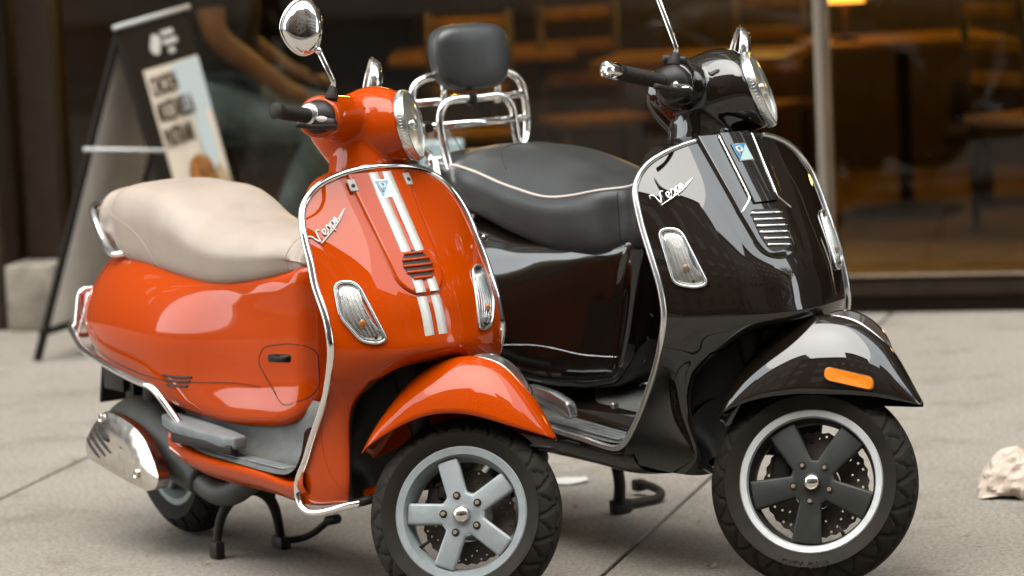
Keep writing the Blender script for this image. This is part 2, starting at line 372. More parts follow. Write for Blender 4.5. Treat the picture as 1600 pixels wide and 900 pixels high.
def seat_path(P, frac, i0, i1, off=.001):
    """a line on the seat surface at a fixed ring fraction (0 = crest, .5 = underside), pushed out by off"""
    m, n = P.shape[:2]; k = frac * n; a = int(k); f = k - a; out = []
    for i in range(i0, i1):
        p = P[i, a % n] * (1 - f) + P[i, (a + 1) % n] * f; c = P[i].mean(0); d = p - c; d[0] = 0; out.append(p + off * d / np.linalg.norm(d))
    return np.array(out)

class Shield:
    """front skin of the leg shield: x as a function of (y, z)"""
    def __init__(s, xc, xe, w): s.xc, s.xe, s.w = xc, xe, w
    def x(s, y, z):
        zz = min(z, .9); k = (s.xc(zz) - s.xe(zz)) / s.w(zz) ** 2
        return float(s.xc(z) - k * y * y)
    def n(s, y, z):
        e = .004; a = (s.x(y + e, z) - s.x(y - e, z)) / (2 * e); b = (s.x(y, z + e) - s.x(y, z - e)) / (2 * e)
        v = np.array([1., -a, -b]); return v / np.linalg.norm(v)
    def p(s, y, z, off=0.): return np.array([s.x(y, z), y, z]) + off * s.n(y, z)
def on_shield(S, poly, off, thick, nr=6, mat_=None, dome=0., name='patch', parent=None):
    """closed patch following the shield: radial grid from the centre of poly (y, z points)"""
    Q = np.array(poly); c = Q.mean(0); P = []
    for t in np.linspace(0.02, 1, nr):
        P.append([S.p(*(c + t * (q - c)), off + dome * (1 - t ** 2.2)) for q in Q])
    P.append([S.p(*q, off - thick) for q in Q])
    V, F = grid(np.array(P), cu=True)
    V = np.vstack([V, S.p(*c, off + dome)]); k = len(V) - 1; n = len(Q)
    return V, F + [(k, (j + 1) % n, j) for j in range(n)]
def strip_on(S, ya, yb, za, zb, off, edge=.0006, n=24, yshift=None):
    """thin band on the shield between y = ya..yb from za up to zb"""
    P = []
    for z in np.linspace(za, zb, n):
        P.append([S.p(ya, z, off - edge * 3), S.p(ya, z, off), S.p((ya + yb) / 2, z, off), S.p(yb, z, off), S.p(yb, z, off - edge * 3)])
    return grid(np.array(P))
SCRIPT = [[(-.13, .21), (-.12, .29), (-.05, .26), (-.02, .12), (.01, .0), (.07, .13), (.16, .24), (.20, .20)],
          [(.19, .05), (.27, .07), (.285, .125), (.235, .13), (.20, .06), (.235, .0), (.31, .02)],
          [(.31, .02), (.385, .14), (.42, .06), (.39, -.005), (.34, .01)],
          [(.40, .02), (.475, .12), (.46, .02), (.435, -.10)], [(.47, .09), (.54, .125), (.56, .06), (.51, .0), (.465, .03)],
          [(.56, .03), (.66, .12), (.60, .10), (.575, .04), (.615, .0), (.665, .10), (.675, .02), (.74, .03)],
          [(-.02, -.045), (.3, -.04), (.65, -.02), (1.0, .055)], [(.74, .03), (.85, .04), (1.0, .055)]]
def script_emblem(S, o, a, b, off, r, parent, m):
    o, a, b = np.array(o), np.array(a), np.array(b); ms = []
    for i, st in enumerate(SCRIPT):
        Q = crv(st, 26) if len(st) > 2 else np.array(st)
        rr = [r * .7, r * 1.15, r * .7] if i < 6 else [r * .8, r * .8, r * .4]
        ms.append(tube([S.p(*(o + u * a + v * b), off) for u, v in Q], rr, 8))
    return part('script_emblem', cat(*ms), m, parent)
def square_badge(S, c, w, h, sk, off, parent):
    c = np.array(c); q = [c + np.array([-w, h]), c + np.array([w, h]), c + np.array([w + sk, -h]), c + np.array([-w + sk, -h])]
    q = [np.array(p) for p in q]; ins = [p + (c - p) * .08 for p in q]
    bd = part('badge', on_shield(S, q, off, .004, 3), M['chrome'], parent, sharp=40)
    part('badge_field', on_shield(S, ins, off + .0008, .002, 3), M['badge_pale'], bd, sharp=40)
    part('badge_triangle', on_shield(S, [ins[0], ins[1], ins[3]], off + .0014, .002, 3), M['badge_blue'], bd, sharp=40)
    L = lambda u, v: ins[0] + u * (ins[1] - ins[0]) + v * (ins[3] - ins[0])
    st = [[L(.18, .18), L(.18, .70)], [L(.18, .2), L(.44, .2), L(.52, .32), L(.44, .45), L(.18, .46)]]
    part('badge_letter', cat(*[tube([S.p(*p, off + .002) for p in (crv(s_, 16) if len(s_) > 2 else s_)], w * .11, 6) for s_ in st]), M['white'], bd)
def turn_signal(S, poly, parent, rib=7, bulb='amber'):
    """poly: outline (y, z) of the lens on the shield, ordered"""
    Q = round_poly([np.array(p) for p in poly], .018, 5); c = Q.mean(0); s = part('turn_signal', tube([S.p(*q, .0035) for q in Q], .0036, 8, closed=True), M['trim_grey'], parent)
    inner = [c + (q - c) * .95 for q in Q]
    part('reflector', on_shield(S, inner, .0008, .003, 6), M['signal_bowl'], s)
    zs = [q[1] for q in Q]; z0, z1 = min(zs), max(zs); ms = []
    for i in range(rib):                                            # vertical flutes of the lens
        t = (i + .5) / rib; line = []
        for z in np.linspace(z0 + .012, z1 - .01, 10):
            cr = []
            for j in range(len(Q)):
                p, q = Q[j], Q[(j + 1) % len(Q)]
                if (p[1] - z) * (q[1] - z) < 0: cr.append(p[0] + (z - p[1]) / (q[1] - p[1]) * (q[0] - p[0]))
            if len(cr) >= 2: line.append(S.p(min(cr) + (max(cr) - min(cr)) * t, z, .0035))
        if len(line) > 2: ms.append(tube(line, .0009, 6))
    part('flute', cat(*ms), M['trim_grey'], s)
    part('bulb', ball(S.p(c[0], c[1] - .012, .005), (.006, .0075, .0095), 16, 10), M[bulb], s)
    part('lens', on_shield(S, Q, .006, .002, 8, dome=.011), M['lens'], s)
    bz = min(zs) + .011; bq = [q for q in Q if abs(q[1] - z0) < .012]; by = float(np.mean([q[0] for q in bq])) if bq else c[0]
    part('screw', lathe([(.0034, .006), (.0034, .010), (.0015, .0105)], S.p(by, bz), S.n(by, bz), 10), M['dark_metal'], s)
    return s
def headset(name, root, T, secs, arms, neck, paint):
    """secs: cx, cz, tilt, rz, ry ; arms: y, cx, cz, rx, rz"""
    a = np.linspace(0, 2 * pi, 40, endpoint=False); P = []
    q = natspl(range(len(secs)))(np.linspace(0, len(secs) - 1, 26)) @ np.array(secs, float)
    for cx, cz, tl, rz, ry in q:
        t = radians(tl); u = np.array([-sin(t), 0, cos(t)])
        P.append([np.array([cx, 0, cz]) + u * rz * sin(s) + np.array([0, ry * cos(s), 0]) for s in a])
    body = grid(np.array(P), cu=True, capv=True)
    P = []; q = natspl(range(len(arms)))(np.linspace(0, len(arms) - 1, 20)) @ np.array(arms, float)
    for y, cx, cz, rx, rz in q: P.append([(cx + rx * cos(s), -y, cz + rz * sin(s)) for s in a])
    arm = grid(np.array(P), cu=True, capv=True)
    nk = tube([n[:3] for n in neck], [n[3] for n in neck], 32, smooth=12)
    o = part(name, xf(cat(body, arm, mirror(arm), nk), T), paint, root)
    r = o.modifiers.new('fuse', 'REMESH'); r.mode = 'VOXEL'; r.voxel_size = .0042; r.use_smooth_shade = True
    s = o.modifiers.new('blend', 'SMOOTH'); s.factor = .5; s.iterations = 22
    return o
def headlight(root, T, c, r, tilt, parent_name='headlight'):
    t = radians(tilt); d = np.array([cos(t), 0, sin(t)]); c = np.array(c, float)
    h = part(parent_name, xf(lathe([(r * .985, -.008), (r * 1.01, -.005), (r * 1.015, .008), (r * .99, .0135), (r * .93, .0145), (r * .92, .008)], c, d, 64, False), T), M['trim_grey'], root, sharp=40)
    rib = []
    x, y, z = frame_of(d)
    for i in range(72):
        a = 2 * pi * i / 72; e = cos(a) * x + sin(a) * y; p = c + e * r * 1.016
        rib.append(tube([p - d * .003, p + d * .007], .0007, 5))
    part('rim_knurl', xf(cat(*rib), T), M['trim_grey'], h)
    part('reflector', xf(lathe([(r * .93, .012), (r * .84, .006), (r * .60, .003), (r * .25, .0015), (.001, .001)], c, d, 48, False), T), M['reflector'], h)
    part('bulb_shield', xf(lathe([(.001, .020), (.010, .019), (.014, .016), (.014, .006), (.010, .002)], c, d, 24), T), M['chrome'], h)
    part('lens', xf(lathe([(.001, .029), (r * .25, .0284), (r * .5, .0264), (r * .72, .0228), (r * .87, .018), (r * .935, .0135)], c, d, 64, False), T), M['lens'], h)
    return h
def mirror_part(root, T, base, bend, joint, head, sy, turn=0, size=1.0, flipy=1):
    """rear-view mirror seen from the front: chrome shell on a bent stalk. sy = -1 right side, +1 left side"""
    f = lambda p: T(np.array([p[0], p[1] * flipy, p[2]]))
    m = part('mirror', xf(cat(tube([base, bend, joint], .0062, 12)), f), M['chrome'], root)
    part('stalk_boot', xf(lathe([(.015, -.008), (.015, .003), (.0115, .008), (.0100, .018), (.008, .020)], base, (0, 0, 1), 20), f), M['rubber'], m, sharp=40)
    part('stalk_nut', xf(ball(joint, .0085, 12, 8), f), M['chrome'], m)
    # egg-shaped shell: profile in the yz plane, dish depth along +x (forward)
    c = np.array(head, float); w, h = .047 * size, .061 * size; P = []; k = 48
    for t in np.linspace(0, 1, 14):
        row = []
        for a in np.linspace(0, 2 * pi, k, endpoint=False):
            y, z = cos(a), sin(a); wz = 1 - .10 * z; pinch = 1 - .16 * max(0, -z * .8 - .25) * 1.2
            rr = sqrt(max(0, 1 - t * t)) if t < .999 else 0
            q = np.array([.034 * size * (t ** .9) - .006, y * w * wz * pinch * (1 - t ** 3.2) ** .5, z * h * (1 - t ** 3.2) ** .5])
            # lean the tear-drop tip towards the stalk
            q[1] += .012 * max(0, -z - .2) * (1 - t) * (-sy)
            ct, st_ = cos(radians(turn)), sin(radians(turn)); q = np.array([q[0] * ct + q[1] * st_, -q[0] * st_ + q[1] * ct, q[2]])
            row.append(c + q)
        P.append(row)
    bk = np.array([-cos(radians(turn)), sin(radians(turn)), 0]) * .002
    part('mirror_shell', xf(grid(np.array(P), cu=True), f), M['chrome'], m)
    Q = np.array([P[0][j] for j in range(k)])
    part('mirror_glass', xf((np.vstack([Q - bk, Q.mean(0) - bk]), [(k, j, (j + 1) % k) for j in range(k)]), f), M['chrome'], m)
    part('shell_edge', xf(tube(Q, .0035, 8, closed=True), f), M['chrome'], m)
    return m
def grip(root, T, a, b, r, end_mat, ridges=17, bar_end=False):
    a, b = np.array(a, float), np.array(b, float); d = b - a; L = np.linalg.norm(d); d /= L; pr = [(.006, 0), (r * 1.25, .0), (r * 1.3, .006), (r, .009)]
    for i in range(ridges):
        t = .012 + (L - .03) * i / ridges; s = (L - .03) / ridges; pr += [(r, t), (r * 1.10, t + .2 * s), (r * 1.10, t + .6 * s), (r, t + .8 * s)]
    pr += [(r, L - .014), (r * 1.12, L - .012), (r * 1.12, L - .001), (r * .9, L)]
    g = part('grip', xf(lathe(pr, a, d, 28), T), M['rubber'], root, sharp=60)
    if bar_end:
        n = 28; P = []; x, y, z = frame_of(d)
        for t, rr in ((0, .95), (.004, 1.20), (.036, 1.20), (.042, 1.08), (.044, .62), (.038, .45)):
            P.append([b + d * (t - .004) + (cos(s) * x + sin(s) * y) * r * rr * (1 - .10 * (i % 4 == 0) * (t > 0) * (t < .04)) for i, s in enumerate(np.linspace(0, 2 * pi, n, endpoint=False))])
        part('bar_end', xf(grid(np.array(P), cu=True, capv=True), T), M['chrome'], g, sharp=50)
    else:
        part('bar_end', xf(lathe([(r * 1.12, -.002), (r * 1.14, .004), (r * .8, .007), (.001, .0075)], b, d, 24), T), end_mat, g, sharp=40)
    return g
def edge_tube(pts, r, n=140, seg=12): return tube(crv(pts, n), r, seg)

def shield_skin(S, top_rows, low_rows, nu=90, nv=120):
    """top rows: z centre, z edge, half width ; low rows: five (x, y, z) points from the centre to the edge"""
    uf = [0, .27, .5, .73, 1.0]; C = []
    for zc, ze, w in top_rows:
        half = []
        for u in uf:
            y = u * w; z = zc + (ze - zc) * u ** 3; half.append((S.x(y, z), y, z))
        C.append(half)
    C += [list(r) for r in low_rows]
    full = [[(x, -y, z) for x, y, z in reversed(r[1:])] + list(r) for r in C]
    return gridspline(np.array(full), nu, nv)

# ------------------------------------------------------------------ orange scooter
from mathutils.bvhtree import BVHTree
def side_hit(m):
    b = BVHTree.FromPolygons([Vector(v) for v in m[0]], m[1])
    def f(x, z, off=0., sgn=-1):
        r = b.ray_cast(Vector((x, sgn * 2.0, z)), Vector((0, -sgn, 0)))
        if r[0] is None: return None
        n = r[1] if r[1].y * sgn > 0 else -r[1]
        return np.array(r[0]) + off * np.array(n)
    return f
HEAD = radians(-57)
def sample_line(f, pts, n, off):
    out = [f(x, z, off) for x, z in crv(pts, n)]; return np.array([p for p in out if p is not None])

def orange_scooter(loc):
    g = empty('motor_scooter', loc, HEAD)
    tag(g, 'glossy orange motor scooter with beige seat and twin white stripes, parked at the front left', 'scooter', 'scooters parked side by side on the pavement')
    paint = M['orange']; T = steering(.2165, 45)
    S = Shield(spl([.575, .656, .717, .803, .893, .975], [-.066, -.08, -.108, -.165, -.234, -.293]),
               spl([.54, .58, .62, .66, .7, .74, .78, .82, .86, .9], [-.167, -.158, -.16, -.171, -.19, -.211, -.231, -.253, -.275, -.297]),
               spl([.54, .7, .78, .86, .9, .94], [.222, .222, .218, .209, .192, .153]))
    top = [(.969, .917, .178), (.94, .895, .194), (.90, .868, .206), (.85, .83, .214), (.80, .79, .217), (.74, .74, .222), (.68, .68, .222), (.62, .62, .221), (.578, .578, .221)]
    low = [[(-.12, 0, .55), (-.118, .05, .548), (-.110, .10, .542), (-.125, .145, .53), (-.166, .221, .535)],
           [(-.22, 0, .50), (-.22, .06, .50), (-.20, .118, .49), (-.172, .160, .472), (-.219, .210, .474)],
           [(-.30, 0, .40), (-.30, .06, .40), (-.265, .125, .39), (-.200, .163, .37), (-.303, .2, .371)],
           [(-.33, 0, .30), (-.33, .06, .30), (-.29, .125, .285), (-.215, .160, .275), (-.374, .197, .268)],
           [(-.33, 0, .25), (-.32, .06, .245), (-.23, .12, .243), (-.235, .155, .236), (-.365, .188, .222)]]
    P = shield_skin(S, top, low)
    back = P.copy(); ny = np.linspace(-1, 1, P.shape[1]); back[:, :, 0] -= .012 + .055 * (1 - ny[None, :] ** 4)
    part('leg_shield', cat(grid(P), grid(back, flip=True), grid(np.stack([P[0], back[0]])), grid(np.stack([P[-1], back[-1]]))), paint, g, sharp=50)
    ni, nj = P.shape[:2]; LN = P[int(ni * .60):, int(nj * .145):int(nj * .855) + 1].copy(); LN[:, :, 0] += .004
    part('arch_shade_liner', grid(LN), M['plastic'], g)  # black plastic liner, added to deepen the shade inside the wheel arch
    # chrome edge trim, near and far run meeting under the headset
    run = [(-.205, -.140, .238), (-.25, -.165, .226), (-.323, -.192, .208), (-.366, -.2, .218), (-.380, -.2, .262), (-.345, -.201, .312), (-.303, -.203, .371), (-.219, -.211, .474), (-.172, -.221, .548), (-.159, -.223, .59), (-.160, -.223, .62), (-.171, -.223, .66)]
    topr = [(S.x(y, z), y, z) for y, z in ((-.224, .70), (-.224, .74), (-.220, .78), (-.217, .82), (-.211, .86), (-.196, .897), (-.178, .919), (-.150, .941), (-.10, .960), (-.05, .969), (0, .972))]
    R = run + topr
    R2 = np.vstack([crv(R, 90)]); path = np.vstack([R2, (R2 * np.array([1, -1, 1]))[::-1][1:]])
    part('shield_trim', tube(path, .0088, 14), M['chrome'], g)
    for s in (-1, 1):
        part('crash_bar', cat(tube([(-.215, s * .145, .2365), (-.193, s * .115, .246)], .0105, 12), tube([(-.195, s * .118, .245), (-.200, s * .06, .252), (-.20, s * .002, .254)], .0088, 10)), M['dark_metal'], g)
        y = -.081 if s < 0 else .058
        c = part('trim_clip', xf(box(0, 0, 0, .018, .004, .026, .002), lambda p: S.p(y + p[0], .942 - abs(y) * .1 + p[2], .005 + p[1] + .003)), M['switch'], g, sharp=40)
        part('clip_screw', lathe([(.0048, .007), (.0048, .011), (.002, .0115)], S.p(y, .940 - abs(y) * .1), S.n(y, .94), 10), M['dark_metal'], c, sharp=40)
    # horn cover: raised tongue down the middle of the shield
    def cover_pts(yc, hw0, ztop, zb, zr, offs, n=60, m=40):
        Pc = []
        for z in list(np.linspace(ztop, zr, n)) + list(zr + (zb - zr) * np.sin(np.linspace(0, pi / 2, 20))[1:]):
            hw = hw0(z) * (1 if z >= zr else sqrt(max(0, 1 - ((zr - z) / (zr - zb)) ** 2)) + .004); row = []
            for s in np.linspace(-1, 1, m):
                e = min(1 - abs(s), 1.0); edge = max(0, (z - zb) / .012)
                o = offs * min(1, (e * hw / .006)) ** .5 * min(1, edge) ** .5 - .002 * (e < 1e-6)
                row.append(S.p(yc + s * hw, z, o))
            Pc.append(row)
        return grid(np.array(Pc))
    hc = part('horn_cover', cover_pts(-.010, lin([.70, .80, .96], [.058, .066, .077]), .958, .697, .745, .0075), paint, g)
    for ya, yb in ((-.0355, -.0125), (-.0015, .0215)):
        yo = lambda z: .006 * (1 - (z - .58) / .38)
        ms = [strip_on(S, ya, yb, .957, .788, .0079), strip_on(S, ya + .001, yb + .001, .732, .703, .0079), strip_on(S, ya + .002, yb + .002, .6965, .581, .0012)]
        part('white_stripe', cat(*ms), M['white_tape'], g)
    c = (-.008, .758); circ = [(c[0] + .0355 * cos(t), c[1] + .0325 * sin(t)) for t in np.linspace(0, 2 * pi, 40, endpoint=False)]
    gr = part('horn_grille', on_shield(S, circ, .0078, .003, 4), M['plastic'], g, sharp=40)
    for i in range(5):
        z = c[1] + (i - 2) * .0128; h = sqrt(max(0, 1 - ((z - c[1]) / .0335) ** 2)) * .035
        part('vent_slat', tube([S.p(c[0] + u * h, z, .0092) for u in np.linspace(-1, 1, 12)], .0036, 8), paint, gr)
    square_badge(S, (-.0115, .921), .0175, .0185, .005, .0095, g)
    script_emblem(S, (-.190, .823), (.077, .064), (-.044, .060), .0035, .0019, g, M['white'])
    o = [(-.190, .738), (-.150, .738), (-.119, .612), (-.138, .605), (-.168, .612), (-.199, .665)]
    turn_signal(S, o, g); turn_signal(S, [(-y, z) for y, z in reversed(o)], g)
    # front wheel, mudguard, suspension (all turned with the bars)
    wheel('front_wheel', g, T, 0, .2165, .2165, .1505, .022, .054, [187, 115, 43, -29, -101], M['wheel_silver'], M['wheel_silver'], None, .0235, .0245, phase=0)
    st = [(-.248, .320, .328, .040), (-.225, .338, .390, .066), (-.19, .364, .462, .077), (-.15, .391, .515, .082), (-.10, .416, .551, .084), (-.05, .428, .567, .084), (0, .430, .568, .083), (.05, .424, .550, .080), (.10, .416, .508, .072), (.14, .411, .462, .055), (.165, .408, .428, .034), (.176, .407, .412, .012)]
    fd = part('mudguard', xf(fender_mesh(st, ex=2.6), T), paint, g, solid=.002)
    cr = [(-.045, .558), (-.02, .571), (.02, .570), (.055, .556), (.085, .533), (.106, .503), (.114, .474)]
    Pq = []
    for i, (x, z) in enumerate(crv(cr, 30)):
        w = .013 * (1 - .45 * abs(i / 29 - .4)); h = .007 if 0 < i < 29 else .0
        Pq.append([(x, -w, z - .014), (x, -w * .95, z + h * .5), (x, -w * .5, z + h), (x, w * .5, z + h), (x, w * .95, z + h * .5), (x, w, z - .014)])
    part('mudguard_crest', xf(grid(np.array(Pq), capv=False), T), M['chrome'], fd, sharp=40)
    part('suspension_arm', xf(cat(tube([(0, .05, .2165), (-.05, .075, .235), (-.11, .06, .33), (-.16, .0, .45), (-.20, 0, .55)], [.022, .026, .024, .028, .03], 12, smooth=20), tube([(0, -.02, .2165), (0, .06, .2165)], .012, 12)), T), M['dark_metal'], g)
    part('brake_caliper', xf(cat(box(-.078, .03, .235, .045, .035, .075, .008), box(-.06, .02, .262, .03, .03, .03, .006)), T), M['dark_metal'], g, sharp=40)
    part('mud_flap', xf(box(.155, .0, .385, .05, .07, .006, .002), T), M['rubber'], g)
    # headset with headlight, grips and mirrors
    headset('handlebar_cowl', g, T, [(-.274, 1.0715, 19, .079, .079), (-.30, 1.068, 15, .086, .081), (-.345, 1.060, 9, .095, .080), (-.39, 1.046, 3, .097, .076), (-.43, 1.042, 0, .082, .068), (-.465, 1.052, 0, .062, .058), (-.49, 1.060, 0, .044, .046)],
            [(.0, -.40, 1.066, .062, .054), (.06, -.402, 1.062, .060, .053), (.13, -.405, 1.050, .054, .051), (.19, -.409, 1.037, .052, .051), (.212, -.411, 1.033, .046, .046)],
            [(-.375, 0, 1.05, .070), (-.366, 0, 1.0, .072), (-.358, 0, .95, .078), (-.352, 0, .90, .08)], paint)
    headlight(g, T, (-.268, 0, 1.0715), .080, 19)
    for s in (1, -1):                                    # s = 1: right-hand side (towards the camera)
        f = (lambda p: T(p)) if s == 1 else (lambda p: T(np.array([p[0], -p[1], p[2]])))
        sw = part('switch_block', xf(cat(ball((-.409, -.210, 1.032), (.040, .024, .038), 28, 16), box(-.385, -.222, 1.016, .05, .03, .026, .008)), f), M['plastic'], g, sharp=40)
        part('switch_button', xf(cat(ball((-.392, -.232, 1.022), (.016, .007, .009), 14, 8), ball((-.376, -.226, 1.014), (.012, .006, .007), 12, 8)), f), M['switch'], sw)
        part('grip_collar', xf(lathe([(.026, 0), (.027, .012), (.020, .018)], (-.425, -.215, 1.034), (-.31, -.94, -.13), 24), f), M['trim_grey'], sw)
        part('brake_lever', xf(tube([(-.372, -.20, 1.018), (-.362, -.25, 1.006), (-.385, -.31, .990), (-.408, -.345, .985)], [.007, .006, .0055, .007], 8, smooth=14), f), M['dark_metal'], sw)
        grip(g, f, (-.424, -.215, 1.031), (-.463, -.333, 1.013), .0158, M['dark_metal'])
        mirror_part(g, T, (-.39, -.2, 1.084), (-.39, -.2, 1.116), (-.414, -.262, 1.170), (-.452 - (.018 if s < 0 else 0), -.285, 1.216), -1, turn=(52 if s == 1 else 26), size=1.0, flipy=s)
    part('cowl_screw', xf(ball((-.352, -.0775, 1.085), .0042, 10, 8), T), M['dark_metal'], g)
    # rear body
    bst = [(-1.632, .590, .028, .545, .070, .495, .045), (-1.615, .615, .040, .54, .092, .475, .06), (-1.57, .648, .052, .53, .122, .450, .085), (-1.49, .695, .066, .525, .152, .432, .11), (-1.40, .722, .088, .525, .178, .420, .135), (-1.28, .728, .112, .53, .200, .408, .158), (-1.14, .718, .126, .535, .210, .400, .170),
           (-1.02, .702, .130, .54, .205, .385, .184), (-.92, .695, .130, .54, .186, .370, .172), (-.83, .695, .126, .535, .160, .360, .158), (-.74, .70, .118, .53, .140, .358, .146), (-.64, .712, .108, .53, .124, .364, .132), (-.55, .728, .092, .535, .106, .380, .112), (-.495, .73, .062, .54, .072, .42, .07), (-.478, .70, .02, .54, .03, .45, .03)]
    bm_ = loft_body(bst, 70, 56); body = part('body_shell', bm_, paint, g); hit = side_hit(bm_)
    seam = sample_line(hit, [(-1.44, .470), (-1.2, .447), (-1.0, .440), (-.85, .446), (-.74, .452), (-.66, .45)], 50, .0003)
    if len(seam): part('panel_seam', tube(seam, .0010, 6), M['rubber'], body)
    pan = round_poly([(-.665, .505), (-.645, .545), (-.56, .560), (-.492, .558), (-.492, .44), (-.575, .41)], .03, 6)
    pl = [hit(x, z, .0003) for x, z in pan]; pl = np.array([p for p in pl if p is not None])
    part('battery_panel_seam', tube(pl, .0009, 6, closed=True), M['rubber'], body)
    lq = round_poly([(-.628, .512), (-.625, .530), (-.545, .535), (-.548, .516)], .012, 4); lc = np.mean(lq, axis=0)
    lrows = [[hit(lc[0] + t * (x - lc[0]), lc[1] + t * (z - lc[1]), .0008) for x, z in lq] for t in (.05, .5, 1.0)]
    part('panel_latch', grid(np.array(lrows), cu=True, capv=True), M['plastic'], body)
    for i in range(3):
        v = sample_line(hit, [(-1.01 + .008 * i, .452 - .011 * i), (-.95, .452 - .011 * i), (-.90 - .008 * i, .455 - .011 * i)], 12, .0002)
        if len(v): part('cooling_slot', tube(v, .0032, 6), M['plastic'], body)
    # seat
    sst = [(-1.475, .800, .055, .775, .55), (-1.465, .835, .090, .752, .6), (-1.42, .866, .125, .735, .70), (-1.33, .884, .147, .715, .74), (-1.2, .889, .156, .697, .74), (-1.09, .886, .158, .688, .72), (-1.0, .866, .157, .680, .66), (-.92, .838, .155, .676, .60), (-.82, .822, .150, .678, .56), (-.72, .818, .138, .690, .52), (-.6, .815, .108, .712, .46), (-.54, .806, .085, .722, .45), (-.505, .785, .06, .735, .45), (-.497, .765, .03, .748, .45)]
    SP = seat_loft(sst, 90, 48); seat = part('seat', grid(SP, cu=True, capv=True), M['beige'], g)
    cx = SP[:, :, 0].mean(1)
    shit = side_hit((SP.reshape(-1, 3), grid(SP, cu=True)[1]))
    part('seat_seam', tube(sample_line(shit, [(-1.43, .822), (-1.33, .812), (-1.23, .792), (-1.16, .757), (-1.115, .715), (-1.10, .70)], 40, .0), .0011, 6), M['thread'], seat)
    part('seat_seam', tube(SP[int(np.argmin(abs(cx + .575))), 1:21], .0011, 6), M['thread'], seat)
    # grab rail behind the seat
    gr_ = [(-1.285, -.128, .722), (-1.34, -.142, .716), (-1.40, -.134, .738), (-1.50, -.112, .802), (-1.535, -.09, .815), (-1.56, 0, .822)]
    gp = crv(gr_, 40); part('grab_rail', tube(np.vstack([gp, (gp * np.array([1, -1, 1]))[::-1][1:]]), .0105, 12), M['chrome'], g)
    # chrome bumper rail round the tail
    br = [(-.925, -.205, .343), (-.961, -.216, .383), (-1.008, -.229, .424), (-1.05, -.233, .432), (-1.12, -.234, .441), (-1.203, -.231, .452), (-1.33, -.215, .465), (-1.45, -.190, .474), (-1.58, -.150, .497), (-1.640, -.125, .510), (-1.655, -.10, .520), (-1.655, -.05, .522), (-1.655, 0, .522)]
    gp = crv(br, 110); part('bumper_rail', tube(np.vstack([gp, (gp * np.array([1, -1, 1]))[::-1][1:]]), .0088, 12), M['chrome'], g)
    tl = part('tail_light', cat(tube(round_poly([(-1.632, -.098, .598), (-1.632, .098, .598), (-1.628, .12, .48), (-1.628, -.12, .48)], .02, 5), .0075, 10, closed=True), tube([(-1.60, -.090, .595), (-1.585, -.118, .53), (-1.58, -.145, .47)], .003, 8, smooth=12)), M['chrome'], g)
    part('tail_lens', box(-1.622, 0, .54, .03, .19, .10, .012, 3), M['red'], tl, sharp=40)
    # floor
    fs = []
    for x, dz in ((-.985, .045), (-.93, .02), (-.85, .004), (-.7, 0), (-.5, -.004), (-.40, -.006), (-.345, .02)):
        fs.append([(x, y, z + dz * (1 if z > .27 else .6)) for y, z in ((-.10, .272), (-.185, .276), (-.203, .274), (-.206, .262), (-.198, .243), (-.16, .216), (0, .208), (.16, .216), (.198, .243), (.206, .262), (.203, .274), (.185, .276), (.10, .272))])
    part('floor_pan', grid(gridspline(fs, 60, 30), capv=False), paint, g, sharp=60)
    fm = []
    for x, dz, iy in ((-.975, .05, .15), (-.9, .02, .14), (-.8, .006, .135), (-.7, .003, .13), (-.58, 0, .12), (-.47, .0, .11), (-.40, .014, .11), (-.355, .06, .11), (-.335, .11, .11)):
        fm.append([(x, y, z) for y, z in ((-.201, .279 + dz), (-.193, .287 + dz), (-.165, .289 + dz), (-iy - .008, .294 + dz), (-iy + .012, .325 + dz * .7), (-iy + .02, .40), (-iy + .03, .43))])
    fm = gridspline(np.array(fm), 40, 40)
    mt = part('floor_mat', cat(grid(fm), mirror(grid(fm))), M['mat_grey'], g, sharp=70)
    for y in (-.19, -.181, -.172, -.163):
        part('mat_rib', tube([(x, y, .2905 + .0035 * (x < -.75)) for x in np.linspace(-.80 + (y + .19) * 2, -.45, 12)], .0028, 6), M['peg_grey'], mt)
    pg = prism([(-1.005, -.212), (-.93, -.222), (-.80, -.214), (-.70, -.216), (-.655, -.205), (-.655, -.172), (-.75, -.152), (-.95, -.150), (-1.0, -.17)], .030, .007, 3)
    pg = xf(pg, lambda p: np.array([p[0], p[1], p[2] + .312 + .018 * max(0, -p[0] - .86) / .14]))
    pm = part('passenger_footrest', cat(pg, mirror(pg)), M['peg_grey'], g, sharp=40)
    pb = prism([(-.94, -.2245), (-.80, -.2165), (-.665, -.2125), (-.665, -.19), (-.94, -.19)], .022, .004)
    part('footrest_edge', xf(pb, lambda p: np.array([p[0], p[1], p[2] + .300])), M['rubber'], pm, sharp=40)
    # exhaust
    poly = [(-1.322, .334), (-1.385, .292), (-1.429, .242), (-1.412, .208), (-1.25, .182), (-1.088, .164), (-1.045, .176), (-1.031, .202), (-1.065, .245), (-1.113, .288), (-1.17, .312), (-1.23, .325)]
    Q = round_poly([np.array(p) + np.array([.028, .003]) for p in poly], .016, 4); c = Q.mean(0) + np.array([0, .01]); rows = []
    for t in np.linspace(.03, 1, 12):
        rows.append([(c[0] + t * (q[0] - c[0]), -.222 - .012 * (1 - t ** 3.5) + .10 * t * (q[1] - c[1]), c[1] + t * (q[1] - c[1])) for q in Q])
    rows.append([(q[0], -.212, q[1]) for q in Q]); rows.append([(q[0], -.196, q[1] + .001) for q in Q])
    V, F = grid(np.array(rows), cu=True)
